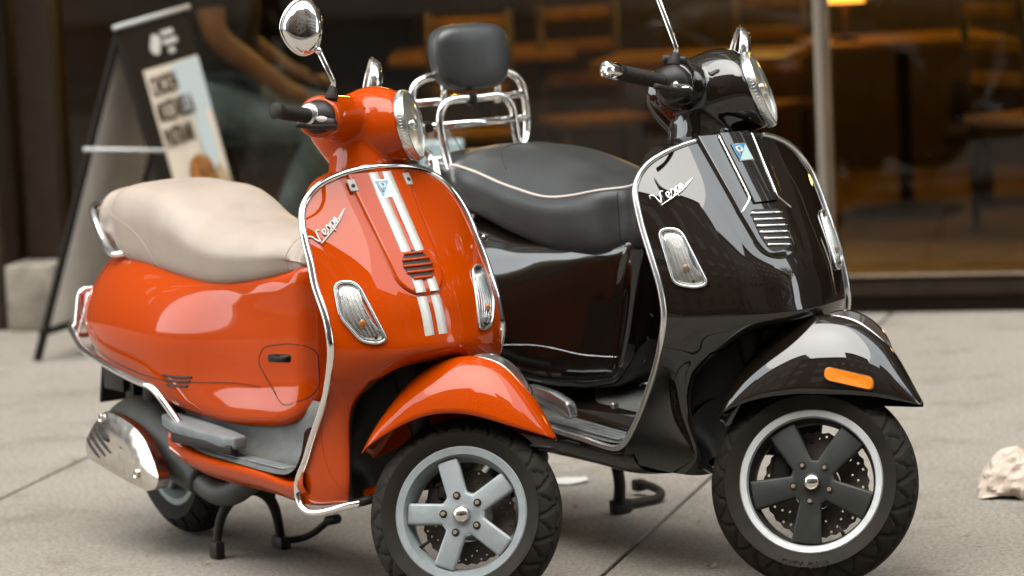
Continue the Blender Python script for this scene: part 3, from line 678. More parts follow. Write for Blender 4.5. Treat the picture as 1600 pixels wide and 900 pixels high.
    mu = part('exhaust_muffler', cat(loft_tube([(-1.385, -.118, .275, .058), (-1.30, -.118, .285, .078), (-1.2, -.118, .272, .082), (-1.1, -.118, .245, .072), (-1.02, -.120, .212, .055), (-.96, -.125, .188, .040)]),
                                     tube([(-.97, -.13, .19), (-.90, -.128, .172), (-.82, -.122, .182), (-.76, -.11, .215), (-.72, -.08, .24)], .030, 16, smooth=24)), M['exhaust'], g)
    sh = part('muffler_cover', (V, F), M['chrome_worn'], mu, sharp=50)
    mh = side_hit((V, F))
    for x0, z0, x1, z1, r in ((-1.352, .290, -1.235, .240, .0042), (-1.372, .275, -1.265, .230, .0042), (-1.388, .258, -1.300, .222, .0042), (-1.308, .296, -1.250, .268, .0085)):
        pts = [mh(x0 + (x1 - x0) * t, z0 + (z1 - z0) * t, .0004) for t in np.linspace(0, 1, 9)]
        part('cover_slot', tube([q for q in pts if q is not None], [r * .4, r, r, r, r * .4], 8), M['rubber'], sh)
    for x, z in ((-1.305, .318), (-1.098, .206)):
        q = mh(x, z); q = np.array([x, -.215, z]) if q is None else q
        part('cover_bolt', lathe([(.012, -.004), (.012, .004), (.009, .006), (.0075, .003), (.0005, .0025)], q, (0, -1, 0), 20), M['steel'], sh, sharp=40)
    # rear wheel, engine, stand
    wheel('rear_wheel', g, lambda p: p, -1.28, .216, .211, .138, .020, .060, [90, 162, 234, 306, 18], M['wheel_silver'], M['wheel_silver'], None, .0235, .0245, disc=False)
    part('engine', cat(box(-1.02, .02, .27, .42, .20, .17, .04, 3), box(-1.2, .10, .235, .36, .07, .14, .03, 3), tube([(-.84, -.10, .30), (-.84, .10, .30)], .05, 16), box(-.98, -.075, .33, .25, .05, .12, .02), tube([(-1.25, -.10, .30), (-1.22, -.10, .45)], .035, 14)), M['dark_metal'], g, sharp=40)
    part('plate_bracket', cat(xf(box(0, 0, 0, .012, .17, .15, .004), lambda p: np.array([p[0] - 1.565 + p[2] * .25, p[1], p[2] + .385])), box(-1.50, -.08, .40, .11, .012, .10, .004), box(-1.45, 0, .36, .05, .14, .09, .01), ball((-1.575, -.09, .46), .012, 10, 8)), M['plastic'], g, sharp=40)
    arch = [(-.955, -.108, .02), (-.948, -.104, .07), (-.935, -.094, .115), (-.925, -.066, .150), (-.925, -.02, .160), (-.925, .022, .138), (-.930, .047, .09), (-.942, .062, .02)]
    part('centre_stand', cat(tube(arch, [.010, .011, .013, .015, .015, .014, .012, .011], 12, smooth=40), box(-.952, -.109, .022, .040, .026, .044, .006),
                             box(-.944, .064, .016, .05, .03, .032, .006), tube([(-.94, .066, .02), (-.90, .105, .028), (-.86, .13, .055), (-.835, .138, .075)], .0085, 10, smooth=20), tube([(-.838, .137, .073), (-.80, .142, .082)], .0125, 10),
                             tube([(-.925, -.07, .14), (-.90, -.07, .23)], .011, 10), tube([(-.925, .03, .13), (-.90, .04, .23)], .011, 10)), M['dark_metal'], g, sharp=40)
    return g
def loft_tube(st, n=28, m=30, squash=1.0):
    st = np.array(st, float); q = crv(st, m); a = np.linspace(0, 2 * pi, n, endpoint=False)
    T_ = np.gradient(q[:, :3], axis=0); P = []
    for (x, y, z, r), t in zip(q, T_):
        u, v, w = frame_of(t); P.append([np.array([x, y, z]) + r * (cos(s) * u * squash + sin(s) * v) for s in a])
    return grid(np.array(P), cu=True, capv=True)

# ------------------------------------------------------------------ black scooter
def black_scooter(loc):
    g = empty('motor_scooter', loc, HEAD)
    tag(g, 'glossy black motor scooter with white-piped black seat and chrome rear rack with backrest', 'scooter', 'scooters parked side by side on the pavement')
    paint = M['black']; T = steering(.2365, 45)
    S = Shield(spl([.60, .66, .738, .794, .833, .958, 1.006], [-.046, -.049, -.078, -.110, -.135, -.222, -.256]),
               spl([.58, .62, .66, .70, .74, .78, .82, .86, .9, .94], [-.186, -.180, -.184, -.195, -.211, -.231, -.251, -.269, -.288, -.308]),
               spl([.58, .66, .74, .82, .86, .9, .94], [.259, .256, .256, .255, .252, .245, .219]))
    top = [(1.002, .948, .212), (.975, .925, .228), (.93, .895, .244), (.88, .865, .250), (.82, .82, .255), (.76, .76, .256), (.70, .70, .255), (.64, .64, .257), (.605, .605, .259)]
    low = [[(-.11, 0, .58), (-.11, .05, .578), (-.10, .11, .570), (-.125, .16, .556), (-.188, .258, .562)],
           [(-.22, 0, .535), (-.22, .06, .533), (-.20, .128, .52), (-.172, .175, .50), (-.232, .246, .505)],
           [(-.31, 0, .43), (-.31, .06, .43), (-.275, .135, .42), (-.205, .18, .40), (-.310, .226, .416)],
           [(-.34, 0, .32), (-.34, .06, .32), (-.29, .135, .31), (-.195, .17, .295), (-.405, .214, .316)],
           [(-.33, 0, .262), (-.31, .06, .258), (-.20, .125, .257), (-.255, .155, .246), (-.44, .20, .262)]]
    P = shield_skin(S, top, low); ny = np.linspace(-1, 1, P.shape[1])
    back = P.copy(); back[:, :, 0] -= .014 + .06 * (1 - ny[None, :] ** 4)
    part('leg_shield', cat(grid(P), grid(np.stack([P[0], back[0]])), grid(np.stack([P[-1], back[-1]]))), paint, g, sharp=50)
    part('inner_shield', grid(back, flip=True), M['inner_black'], g, sharp=50)
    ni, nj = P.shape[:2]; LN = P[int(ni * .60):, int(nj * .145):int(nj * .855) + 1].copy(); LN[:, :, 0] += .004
    part('arch_shade_liner', grid(LN), M['plastic'], g)  # same dark plastic sheet, added so the arch recess reads as shade
    run = [(-.80, -.205, .318), (-.70, -.208, .304), (-.58, -.210, .297), (-.468, -.212, .290), (-.430, -.213, .300), (-.378, -.216, .345), (-.312, -.227, .418), (-.234, -.247, .507), (-.196, -.259, .56), (-.182, -.260, .60), (-.180, -.258, .63), (-.186, -.257, .665)]
    topr = [(S.x(y, z), y, z) for y, z in ((-.257, .70), (-.258, .74), (-.258, .78), (-.257, .82), (-.254, .86), (-.247, .897), (-.229, .928), (-.205, .952), (-.17, .972), (-.13, .987), (-.09, .996))]
    R2 = crv(run + topr, 130)
    for s in (1, -1):
        part('shield_trim', tube(R2 * np.array([1, s, 1]), [.0075, .0075, .0075, .0075, .0075, .006], 14), M['trim_grey'], g)
    # horn cover ("tie") with chrome edge strips and slotted grille
    def ribbon(yc, hwf, z0, z1, offs, n=60, m=30, zb=None):
        rows = []
        for z in np.linspace(z0, z1, n):
            hw = hwf(z); row = []
            for s in np.linspace(-1, 1, m):
                e = (1 - abs(s)) * hw / .006; row.append(S.p(yc + s * hw, z, offs * min(1, e) ** .5 - .002 * (e < 1e-6)))
            rows.append(row)
        return grid(np.array(rows))
    hwf = lambda z: (float(np.interp(z, [.78, .84, 1.005], [.058, .070, .090])) * (1 if z > .78 else sqrt(max(0, 1 - ((.78 - z) / .046) ** 2)) + .003))
    zs = lambda: 0
    rows = []
    for z in list(np.linspace(1.002, .78, 50)) + list(.78 - .046 * np.sin(np.linspace(0, pi / 2, 20))[1:]):
        hw = hwf(z); row = []
        for s in np.linspace(-1, 1, 40):
            e = (1 - abs(s)) * hw / .007; ed = max(0, (z - .734) / .012); row.append(S.p(-.004 + s * hw, z, .008 * min(1, e) ** .5 * min(1, ed) ** .5 - .002 * (e < 1e-6)))
        rows.append(row)
    hc = part('horn_cover', grid(np.array(rows)), paint, g)
    tw = lambda z: float(np.interp(z, [.85, 1.0], [.036, .045]))
    part('tie_panel', ribbon(.004, tw, 1.003, .852, .0135), paint, hc)
    for s in (-1, 1):
        line = [S.p(.004 + s * tw(z), z, .011) for z in np.linspace(1.0, .862, 20)] + [S.p(.004 + s * (.036 + .010 * k), .862 - .0085 * k, .0105 - .001 * k) for k in (.6, 1.6, 2.6, 3.2)]
        part('tie_strip', tube(line, .0026, 8), M['chrome'], hc)
    gq = round_poly([(-.046, .840), (.036, .835), (.034, .78), (.020, .752), (-.030, .748), (-.044, .78)], .014, 5)
    gr = part('horn_grille', on_shield(S, gq, .0092, .003, 4), M['plastic'], g, sharp=40)
    for i in range(6):
        z = .829 - i * .0135; w = float(np.interp(z, [.752, .79, .84], [.027, .038, .041]))
        part('vent_slat', tube([S.p(-.005 + u * w, z - .002 * u, .0112) for u in np.linspace(-1, 1, 10)], .0031, 8), M['chrome'] if i % 1 == 0 else paint, gr)
    square_badge(S, (-.005, .9575), .019, .0185, .004, .0155, g)
    script_emblem(S, (-.212, .867), (.081, .047), (-.018, .075), .0035, .0018, g, M['chrome'])
    o = [(-.232, .812), (-.196, .812), (-.178, .692), (-.200, .686), (-.234, .694)]
    turn_signal(S, o, g, bulb='bulb_clear'); turn_signal(S, [(-y, z) for y, z in reversed(o)], g, bulb='bulb_clear')
    # front wheel, mudguard
    wheel('front_wheel', g, T, 0, .2365, .232, .1620, .020, .060, [-88, -16, 56, 128, 200], M['wheel_black'], M['wheel_lip'], None, .0245, .034, phase=-0, sidewall=('CITY GRIP', -86, .193))
    st = [(-.233, .342, .352, .042), (-.215, .360, .412, .072), (-.185, .378, .488, .084), (-.14, .398, .556, .090), (-.09, .412, .596, .093), (-.04, .422, .614, .093), (.02, .428, .616, .091), (.07, .433, .601, .086), (.12, .436, .568, .076), (.16, .437, .524, .058), (.196, .437, .474, .036), (.216, .437, .447, .016)]
    fm_ = fender_mesh(st, 70, 24, 2.6); fd = part('mudguard', xf(fm_, T), paint, g, solid=.002); fh = side_hit(fm_)
    Pq = []
    for i, (x, z) in enumerate(crv([(-.02, .612), (.02, .624), (.07, .613), (.102, .592), (.128, .558), (.137, .535)], 30)):
        w = .015 * (1 - .4 * abs(i / 29 - .4)); h = .008 if 0 < i < 29 else 0
        Pq.append([(x, -w, z - .014), (x, -w * .95, z + h * .5), (x, -w * .5, z + h), (x, w * .5, z + h), (x, w * .95, z + h * .5), (x, w, z - .014)])
    part('mudguard_crest', xf(grid(np.array(Pq)), T), M['chrome'], fd, sharp=40)
    for s in (-1, 1):
        base = round_poly([(.006, .488), (.114, .477), (.118, .447), (.008, .457)], .015, 7); hitp = [fh(x, z) for x, z in base]; hitp = [p for p in hitp if p is not None]
        Hh = np.array(hitp); c = Hh.mean(0); rows = [Hh, Hh + np.array([0, -.010, 0]), c + (Hh - c) * .94 + np.array([0, -.014, 0]), c + (Hh - c) * .02 + np.array([0, -.016, 0])]
        m_ = grid(np.array(rows), cu=True, capv=True)
        if s > 0: m_ = mirror(m_)
        part('side_reflector', xf(m_, T), M['amber'], fd, sharp=40)
        rim = tube(Hh + np.array([0, -.004, 0]), .0022, 6, closed=True)
        part('reflector_rim', xf(rim if s < 0 else mirror(rim), T), M['plastic'], fd)
    part('suspension_arm', xf(cat(tube([(0, .055, .2365), (-.05, .08, .26), (-.11, .065, .36), (-.17, .0, .49), (-.21, 0, .60)], [.022, .026, .024, .028, .03], 12, smooth=20), tube([(0, -.02, .2365), (0, .065, .2365)], .012, 12)), T), M['dark_metal'], g)
    part('brake_caliper', xf(cat(box(-.082, .03, .255, .045, .035, .08, .008), box(-.06, .02, .285, .03, .03, .03, .006)), T), M['dark_metal'], g, sharp=40)
    # headset
    headset('handlebar_cowl', g, T, [(-.259, 1.112, 27, .089, .088), (-.29, 1.109, 20, .097, .090), (-.34, 1.096, 12, .104, .087), (-.39, 1.078, 4, .104, .080), (-.435, 1.076, 0, .087, .070), (-.475, 1.084, 0, .064, .060), (-.50, 1.092, 0, .044, .046)],
            [(.0, -.415, 1.095, .062, .056), (.06, -.412, 1.092, .060, .054), (.13, -.404, 1.082, .052, .050), (.185, -.398, 1.074, .046, .048), (.205, -.396, 1.071, .040, .042)],
            [(-.385, 0, 1.075, .075), (-.372, 0, 1.03, .075), (-.362, 0, .985, .08), (-.355, 0, .93, .082)], paint)
    headlight(g, T, (-.252, 0, 1.113), .089, 27)
    for s in (1, -1):
        f = (lambda p: T(p)) if s == 1 else (lambda p: T(np.array([p[0], -p[1], p[2]])))
        sw = part('switch_block', xf(cat(ball((-.400, -.208, 1.070), (.040, .026, .040), 28, 16), box(-.375, -.222, 1.05, .05, .03, .028, .008)), f), M['plastic'], g, sharp=40)
        part('switch_button', xf(cat(ball((-.385, -.236, 1.058), (.008, .008, .009), 14, 8), ball((-.362, -.232, 1.053), (.016, .006, .007), 12, 8)), f), M['trim_grey'], sw)
        part('brake_lever', xf(tube([(-.365, -.20, 1.062), (-.352, -.25, 1.046), (-.372, -.32, 1.03), (-.40, -.36, 1.025)], [.007, .006, .0055, .007], 8, smooth=14), f), M['dark_metal'], sw)
        part('reservoir', xf(box(-.408, -.168, 1.125, .06, .055, .022, .008, 3), f), M['plastic'], sw, sharp=40)
        grip(g, f, (-.415, -.215, 1.066), (-.496, -.335, 1.055), .0158, M['chrome'], bar_end=True)
        if s == 1: mirror_part(g, T, (-.405, -.2, 1.118), (-.405, -.2, 1.152), (-.452, -.275, 1.258), (-.490, -.30, 1.302), -1, turn=52, flipy=s)
        else: mirror_part(g, T, (-.405, -.2, 1.118), (-.40, -.2, 1.15), (-.385, -.245, 1.212), (-.372, -.275, 1.256), -1, turn=26, flipy=s)
    # body, seat
    bst = [(-1.66, .665, .035, .61, .08, .53, .05), (-1.64, .70, .06, .61, .11, .50, .07), (-1.58, .745, .08, .60, .15, .46, .10), (-1.48, .775, .10, .595, .19, .44, .13), (-1.36, .785, .12, .59, .222, .43, .165), (-1.2, .775, .14, .585, .238, .42, .185),
           (-1.04, .75, .15, .575, .232, .41, .19), (-.94, .735, .145, .575, .205, .40, .17), (-.84, .735, .138, .60, .172, .39, .145), (-.74, .74, .128, .64, .152, .39, .126), (-.65, .745, .116, .66, .134, .392, .110), (-.57, .75, .098, .67, .112, .40, .092), (-.51, .75, .070, .67, .080, .42, .066), (-.485, .72, .02, .64, .03, .45, .02)]
    bm_ = xf(loft_body(bst, 70, 56), lambda p: np.array([p[0] - .30 * max(0., .74 - p[2]) * min(1., max(0., (p[0] + .80) / .30)), p[1], p[2]])); body = part('body_shell', bm_, paint, g); hit = side_hit(bm_)
    sm_ = sample_line(hit, [(-1.3, .47), (-1.1, .475), (-.95, .482), (-.82, .487), (-.70, .475), (-.60, .475)], 40, .0002)
    if len(sm_): part('panel_seam', tube(sm_, .0012, 6), M['trim_grey'], body)
    sst = [(-1.345, .885, .05, .875, .055, .845), (-1.335, .905, .10, .888, .105, .825), (-1.29, .925, .128, .895, .138, .805), (-1.2, .938, .138, .896, .152, .792), (-1.1, .944, .142, .884, .160, .775), (-1.0, .945, .145, .866, .163, .755), (-.9, .940, .146, .852, .163, .735), (-.8, .924, .146, .843, .160, .716), (-.7, .903, .136, .851, .150, .708), (-.6, .895, .112, .868, .126, .715), (-.53, .893, .09, .878, .10, .735), (-.475, .888, .06, .878, .07, .77), (-.462, .875, .03, .868, .033, .80)]
    SP, L1 = piped_seat(sst); seat = part('seat', grid(SP, cu=True, capv=True), M['black_vinyl'], g); cx = SP[:, :, 0].mean(1)
    for s in (1, -1): part('seat_piping', tube(L1[2:-3] * np.array([1, s, 1]), .0034, 8), M['piping'], seat)
    i1 = int(np.argmin(abs(cx + 1.10))); i2 = int(np.argmin(abs(cx + .56)))
    arc = [SP[i1 + 12, 10], SP[i1 + 4, 7], SP[i1, 3], SP[i1, 0], SP[i1, -3], SP[i1 + 4, -7], SP[i1 + 12, -10]]
    part('seat_seam', tube([p + np.array([0, 0, .0006]) for p in crv(arc, 40)], .0014, 6), M['thread_dark'], seat); part('seat_seam', tube(SP[i2, 13:26], .0013, 6), M['thread_dark'], seat)
    part('seat_hinge', cat(box(-1.19, -.15, .805, .07, .02, .022, .005), tube([(-1.16, -.165, .80), (-1.12, -.17, .785), (-1.08, -.168, .782)], .005, 8), ball((-1.10, -.165, .745), .005, 8, 6), ball((-1.04, -.170, .735), .005, 8, 6)), M['chrome'], g, sharp=40)
    # rack with padded backrest
    def bar(pts, r, n=0, rr=.0105): return tube(crv(round_poly_open(pts, r), 70), rr, 12)
    X0, X1 = -1.345, -1.29
    hoop = bar([(X0 + .02, -.135, .915), (X0 + .012, -.150, .93), (X0, -.165, .97), (X0, -.166, 1.04), (X0 - .01, -.155, 1.085), (X0 - .012, -.12, 1.105), (X0 - .012, 0, 1.108), (X0 - .012, .12, 1.105), (X0 - .01, .155, 1.085), (X0, .166, 1.04), (X0, .17, .97), (X0 + .012, .155, .93), (X0 + .02, .14, .915)], .02)
    rk = part('luggage_rack', hoop, M['chrome'], g)
    part('rack_hoop', cat(bar([(X1 + .04, -.118, .86), (X1 + .02, -.117, .90), (X1, -.120, .97), (X1 - .004, -.118, 1.02), (X1 - .008, -.095, 1.047), (X1 - .010, 0, 1.051), (X1 - .008, .072, 1.047), (X1 - .004, .093, 1.02), (X1, .097, .97), (X1 + .01, .105, .90)], .02)), M['chrome'], rk)
    for z, rr in ((1.046, .0095), (.985, .0095)):
        part('rack_bar', tube([(X0, -.166, z), (X0, .166, z)], rr, 12), M['chrome'], rk)
    part('rack_bar', tube([(X1, -.119, .990), (X1, .096, .990)], .0095, 12), M['chrome'], rk)
    for y in (-.078, .082): part('backrest_post', tube([(X0 + .004, y, 1.03), (X0 + .012, y, 1.115)], .0085, 12), M['chrome'], rk)
    part('rack_clamp', cat(box(X1 - .01, -.022, 1.049, .03, .022, .032, .006), tube([(X1, -.022, 1.04), (X1, -.022, 1.02)], .005, 8)), M['plastic'], rk, sharp=40)
    part('rack_clamp', box(X0 + .005, -.13, .985, .028, .02, .028, .006), M['plastic'], rk, sharp=40)
    for y in (-.10, .075): part('rack_cable', tube([(X1, y, .985), (X1 + .03, y + .02, .92), (X1 + .05, y + .03, .90)], .0014, 6), M['dark_metal'], rk)
    part('rack_foot', cat(tube([(-1.30, -.135, .905), (-1.27, -.15, .868), (-1.25, -.155, .84), (-1.30, -.14, .80), (-1.35, -.10, .78)], .0095, 10, smooth=30), tube([(-1.31, -.15, .905), (-1.31, .15, .905)], .008, 10), tube([(-1.335, -.14, .895), (-1.29, -.115, .888)], .010, 10), tube([(-1.30, .135, .905), (-1.27, .15, .868), (-1.30, .14, .80), (-1.35, .10, .78)], .0095, 10, smooth=30)), M['chrome'], rk)
    # padded backrest: rounded cushion
    rows = []; n = 56
    for t in np.linspace(-1, 1, 24):
        k = (1 - abs(t) ** 3.4) ** (1 / 3.4); row = []
        for a in np.linspace(0, 2 * pi, n, endpoint=False):
            e = 2 / 3.6; y = .108 * np.sign(cos(a)) * abs(cos(a)) ** e; z = .082 * np.sign(sin(a)) * abs(sin(a)) ** e
            y *= 1 - .10 * (-z / .082 if z < 0 else -z * .2 / .082)
            y *= .40 + .60 * k; z *= .40 + .60 * k
            if abs(t) == 1: y *= .985; z *= .985
            row.append((X0 + .012 + .040 * t + .004 * (1 - (y / .108) ** 2) * (t > 0) - z * .10, y - .002, 1.152 + z))
        rows.append(row)
    pd = part('backrest_pad', grid(np.array(rows), cu=True, capv=True), M['black_vinyl'], g)
    for q in (17,): part('pad_seam', tube(np.array(rows)[q] * 1.0 + 0, .0013, 6, closed=True), M['thread_dark'], pd)
    # floor, footrest, tail
    fs = []
    for x, dz in ((-.95, .05), (-.85, .02), (-.7, .01), (-.55, 0), (-.46, -.002), (-.40, .03)):
        fs.append([(x, y, z + dz * (1 if z > .27 else .3)) for y, z in ((-.10, .302), (-.19, .298), (-.202, .288), (-.203, .27), (-.19, .245), (-.15, .224), (0, .215), (.15, .224), (.19, .245), (.203, .27), (.202, .288), (.19, .298), (.10, .302))])
    part('floor_pan', grid(gridspline(fs, 60, 30)), paint, g, sharp=60)
    fm = []
    for x, dz, iy in ((-.90, .035, .13), (-.8, .016, .12), (-.65, .008, .11), (-.5, .0, .10), (-.43, .012, .10), (-.38, .055, .10)):
        fm.append([(x, y, z) for y, z in ((-.198, .298 + dz), (-.18, .304 + dz), (-.15, .305 + dz), (-iy, .306 + dz))])
    fm = gridspline(np.array(fm), 20, 30); mt = part('floor_mat', cat(grid(fm), mirror(grid(fm))), M['mat_grey'], g, sharp=70)
    for y in (-.188, -.17, -.152, -.134):
        part('mat_rib', tube([(x, y, .306 + .012 * max(0, (-x - .5) / .3)) for x in np.linspace(-.82, -.47, 12)], .0036, 6), M['peg_grey'], mt)
    # raised centre tunnel of the floor with a grey rubber pad
    rows = []
    for x in np.linspace(-.80, -.32, 24):
        t = (x + .80) / .48; rows.append([(x, y, .31 + (.085 - .03 * t + .09 * max(0, t - .6)) * max(0, 1 - (y / .125) ** 2) ** .7) for y in np.linspace(-.125, .125, 24)])
    part('centre_tunnel', grid(np.array(rows)), paint, g)
    rows = []
    for x in np.linspace(-.775, -.36, 20):
        t = (x + .80) / .48; w = .095 * min(1, sqrt(max(0, (x + .782) / .08)))
        rows.append([(x, y, .314 + (.085 - .03 * t + .09 * max(0, t - .6)) * max(0, 1 - (y / .125) ** 2) ** .7) for y in np.linspace(-w, w, 16)])
    part('tunnel_mat', grid(np.array(rows)), M['mat_grey'], g)
    fr = prism(round_poly([(-.815, .012), (-.80, .034), (-.70, .026), (-.628, .008), (-.620, -.026), (-.635, -.034), (-.70, -.014), (-.80, .0)], .012, 4), .026, .005, 2)
    fr = xf(fr, lambda p: np.array([p[0], -.200 - p[2], .372 + p[1]])); part('passenger_footrest', fr, M['trim_grey'], g, sharp=40); part('passenger_footrest', mirror(fr), M['trim_grey'], g, sharp=40)
    part('frame_bolt', lathe([(.008, 0), (.008, .012), (.005, .014)], (-.535, -.15, .375), (0, -1, 0), 12), M['steel'], g, sharp=40)
    part('tail_light', box(-1.655, 0, .60, .03, .17, .09, .012, 3), M['red'], g, sharp=40)
    part('inner_shield_slot', cat(*[tube([(-.262 - .02 * k, -.236 + .004 * k, .62 - .055 * k), (-.30 - .02 * k, -.205, .61 - .055 * k)], .002, 6) for k in range(4)]), M['plastic'], g)
    wheel('rear_wheel', g, lambda p: p, -1.37, .232, .228, .160, .020, .064, [90, 162, 234, 306, 18], M['wheel_black'], M['wheel_lip'], None, .0245, .034, disc=False)
    part('engine', cat(box(-1.08, .02, .29, .44, .22, .18, .04, 3), box(-1.28, .11, .255, .36, .07, .14, .03, 3)), M['dark_metal'], g, sharp=40)
    part('exhaust_muffler', loft_tube([(-1.48, -.16, .30, .055), (-1.42, -.16, .295, .075), (-1.25, -.16, .275, .082), (-1.12, -.155, .25, .07), (-1.03, -.15, .22, .045), (-.9, -.13, .20, .03)]), M['exhaust'], g)
    part('plate_bracket', box(-1.60, 0, .41, .02, .18, .16, .004), M['plastic'], g, sharp=40)
    # side stand on the left with its folded foot loop
    part('side_stand', cat(tube([(-.93, .095, .235), (-.955, .13, .15), (-1.0, .17, .085), (-1.06, .205, .018)], [.013, .014, .015, .016], 12, smooth=24), tube([(-1.06, .205, .018), (-1.085, .29, .014), (-1.098, .36, .016), (-1.14, .385, .024), (-1.22, .385, .032)], .011, 12, smooth=30),
                           box(-1.225, .385, .026, .03, .03, .03, .005), box(-1.05, .205, .02, .035, .05, .034, .005), box(-.955, .16, .155, .02, .04, .055, .003)), M['dark_metal'], g, sharp=40)
    return g
def round_poly_open(pts, r): return np.array(pts, float)

# ------------------------------------------------------------------ setting: ground
def concrete(name, c):
    m, n, l, b = new_mat(name); b.inputs['Roughness'].default_value = .82
    tc = n.new('ShaderNodeNewGeometry'); pos = tc.outputs['Position']
    def noise(s, d=6, st=None, r=.6):
        t = n.new('ShaderNodeTexNoise'); t.inputs['Scale'].default_value = s; t.inputs['Detail'].default_value = d; t.inputs['Roughness'].default_value = r
        if st:
            mp = n.new('ShaderNodeMapping'); mp.inputs['Scale'].default_value = st; l.new(pos, mp.inputs[0]); l.new(mp.outputs[0], t.inputs['Vector'])
        else: l.new(pos, t.inputs['Vector'])
        return t.outputs['Fac']
    def ramp(src, p0, c0, p1, c1):
        r = n.new('ShaderNodeValToRGB'); e = r.color_ramp.elements; e[0].position = p0; e[1].position = p1; e[0].color = col4(c0); e[1].color = col4(c1); l.new(src, r.inputs[0]); return r.outputs[0]
    def mul(a, bb, f=1.0):
        x = n.new('ShaderNodeMix'); x.data_type = 'RGBA'; x.blend_type = 'MULTIPLY'; x.inputs[0].default_value = f; l.new(a, x.inputs[6]); l.new(bb, x.inputs[7]); return x.outputs[2]
    base = ramp(noise(1.3, 4), .3, [x * .88 for x in c], .7, [x * 1.08 for x in c])
    spk = ramp(noise(85, 6, None, .85), .38, (.52, .49, .45), .60, (1.24, 1.24, 1.24))
    blot = ramp(noise(75, 4, (1, 1, 1), .7), .36, (.74, .71, .67), .52, (1.04, 1.04, 1.04))
    pits = ramp(noise(22, 3, (.8, 2.0, 1), .55), .255, (.34, .30, .26), .315, (1, 1, 1))
    gum = ramp(noise(4.2, 5, (1, 1, 1), .65), .36, (.80, .77, .73), .47, (1, 1, 1))
    l.new(mul(mul(mul(mul(base, spk), blot), pits), gum), b.inputs['Base Color'])
    bp = n.new('ShaderNodeBump'); bp.inputs['Strength'].default_value = .35; bp.inputs['Distance'].default_value = .004
    l.new(noise(180, 4), bp.inputs['Height']); l.new(bp.outputs[0], b.inputs['Normal'])
    return m
M['concrete'] = concrete('pavement_concrete', (.196, .179, .155))
M['joint'] = mat('joint_dirt', (.055, .045, .035), .9)
M['asphalt'] = mat('asphalt', (0.0315, 0.03024, 0.02835), .85, var=.3, vscale=40, bump=.3, bscale=200)
M['kerb'] = mat('kerb_granite', (0.189, 0.1827, 0.1701), .8, var=.2, vscale=30)
M['earth'] = mat('distant_ground', (.12, .11, .10), .9, var=.2, vscale=.2)

structure(part('ground', grid(np.array([[(-900, -900, -.16), (900, -900, -.16)], [(-900, 900, -.16), (900, 900, -.16)]])), M['earth']))
structure(part('road', grid(np.array([[(-120, -8, -.130), (120, -8, -.130)], [(-120, 1.5, -.130), (120, 1.5, -.130)]])), M['asphalt']))
walk = structure(part('pavement', box(0, 11.8, -.085, 80, 20.0, .13), M['joint'], flat=True))
structure(part('kerb', box(0, 1.70, -.07, 80, .20, .142, .012), M['kerb'], sharp=40))
structure(part('far_pavement', box(0, -12.0, -.07, 120, 7.9, .14), M['concrete'], flat=True))
# slabs: long bays whose joints run away from the camera at 15 degrees
u = np.array([.259, .966]); v = np.array([.966, -.259]); J0, JW, GAP = -1.922, 1.866, .011
for k in range(-5, 6):
    for a, b_ in ((1.9, 7.35), (7.35, 13.9)):
        c0, c1 = J0 + k * JW + GAP / 2, J0 + (k + 1) * JW - GAP / 2; a2, b2 = a + GAP / 2, b_ - GAP / 2
        q = [u * a2 + v * c1, u * b2 + v * c1, u * b2 + v * c0, u * a2 + v * c0]
        bmx = bmesh.new(); n_ = 1
        V, F = prism([tuple(p) for p in q][::-1], .03)
        V = V + np.array([0, 0, -.03])
        o = part('paving_slab', (V, F), M['concrete'], walk, flat=True)
        md = o.modifiers.new('edge', 'BEVEL'); md.width = .004; md.segments = 2

# ------------------------------------------------------------------ shop front (local frame: s along the wall, q into the shop, z up)
FA = radians(-12.766); F0 = np.array([1.1115, 12.392]); FE = np.array([cos(FA), sin(FA)]); FN = np.array([-sin(FA), cos(FA)])
def fw(s, q, z): p = F0 + s * FE + q * FN; return (p[0], p[1], z)
M['dark_frame'] = mat('bronze_window_frame', (.022, .014, .008), .55, spec=.15, var=.2, vscale=20)
M['mullion'] = mat('worn_steel_mullion', (0.2646, 0.2268, 0.1827), .45, .3, var=.2, vscale=12, stretch=(1, 1, .1))
M['mullion2'] = mat('brown_mullion_side', (0.126, 0.0882, 0.0567), .5, .1, var=.2, vscale=12)
M['stone'] = mat('plinth_stone', (.15, .13, .105), .8, var=.3, vscale=14, bump=.3, bscale=60)
M['facade'] = mat('dark_brown_facade', (0.0378, 0.02835, 0.02142), .7, var=.3, vscale=3)
M['shopglass'] = glass_mat('shop_window_glass', (.84, .80, .73), .60)
M['interior'] = mat('dark_wood_interior', (0.036, 0.0208, 0.0104), .6, var=.4, vscale=4)
M['floorboard'] = mat('shop_floor_boards', (.15, .085, .02), .5, var=.4, vscale=6)
M['amberwood'] = mat('honey_coloured_wood', (0.30, 0.155, 0.018), .45, var=.3, vscale=10)
M['darkwood'] = mat('dark_chair_wood', (0.04, 0.0224, 0.0112), .5, var=.3, vscale=10)
M['window_dark'] = mat('dark_window_glass', (.02, .02, .022), .08, 0, spec=.6)
M['bldg_a'] = mat('brown_brick_facade', (0.063, 0.04095, 0.02835), .85, var=.3, vscale=8)
M['bldg_b'] = mat('grey_limestone_facade', (0.1008, 0.0882, 0.0756), .85, var=.2, vscale=3)
M['bldg_c'] = mat('dark_red_brick_facade', (0.04725, 0.0252, 0.0189), .85, var=.3, vscale=8)

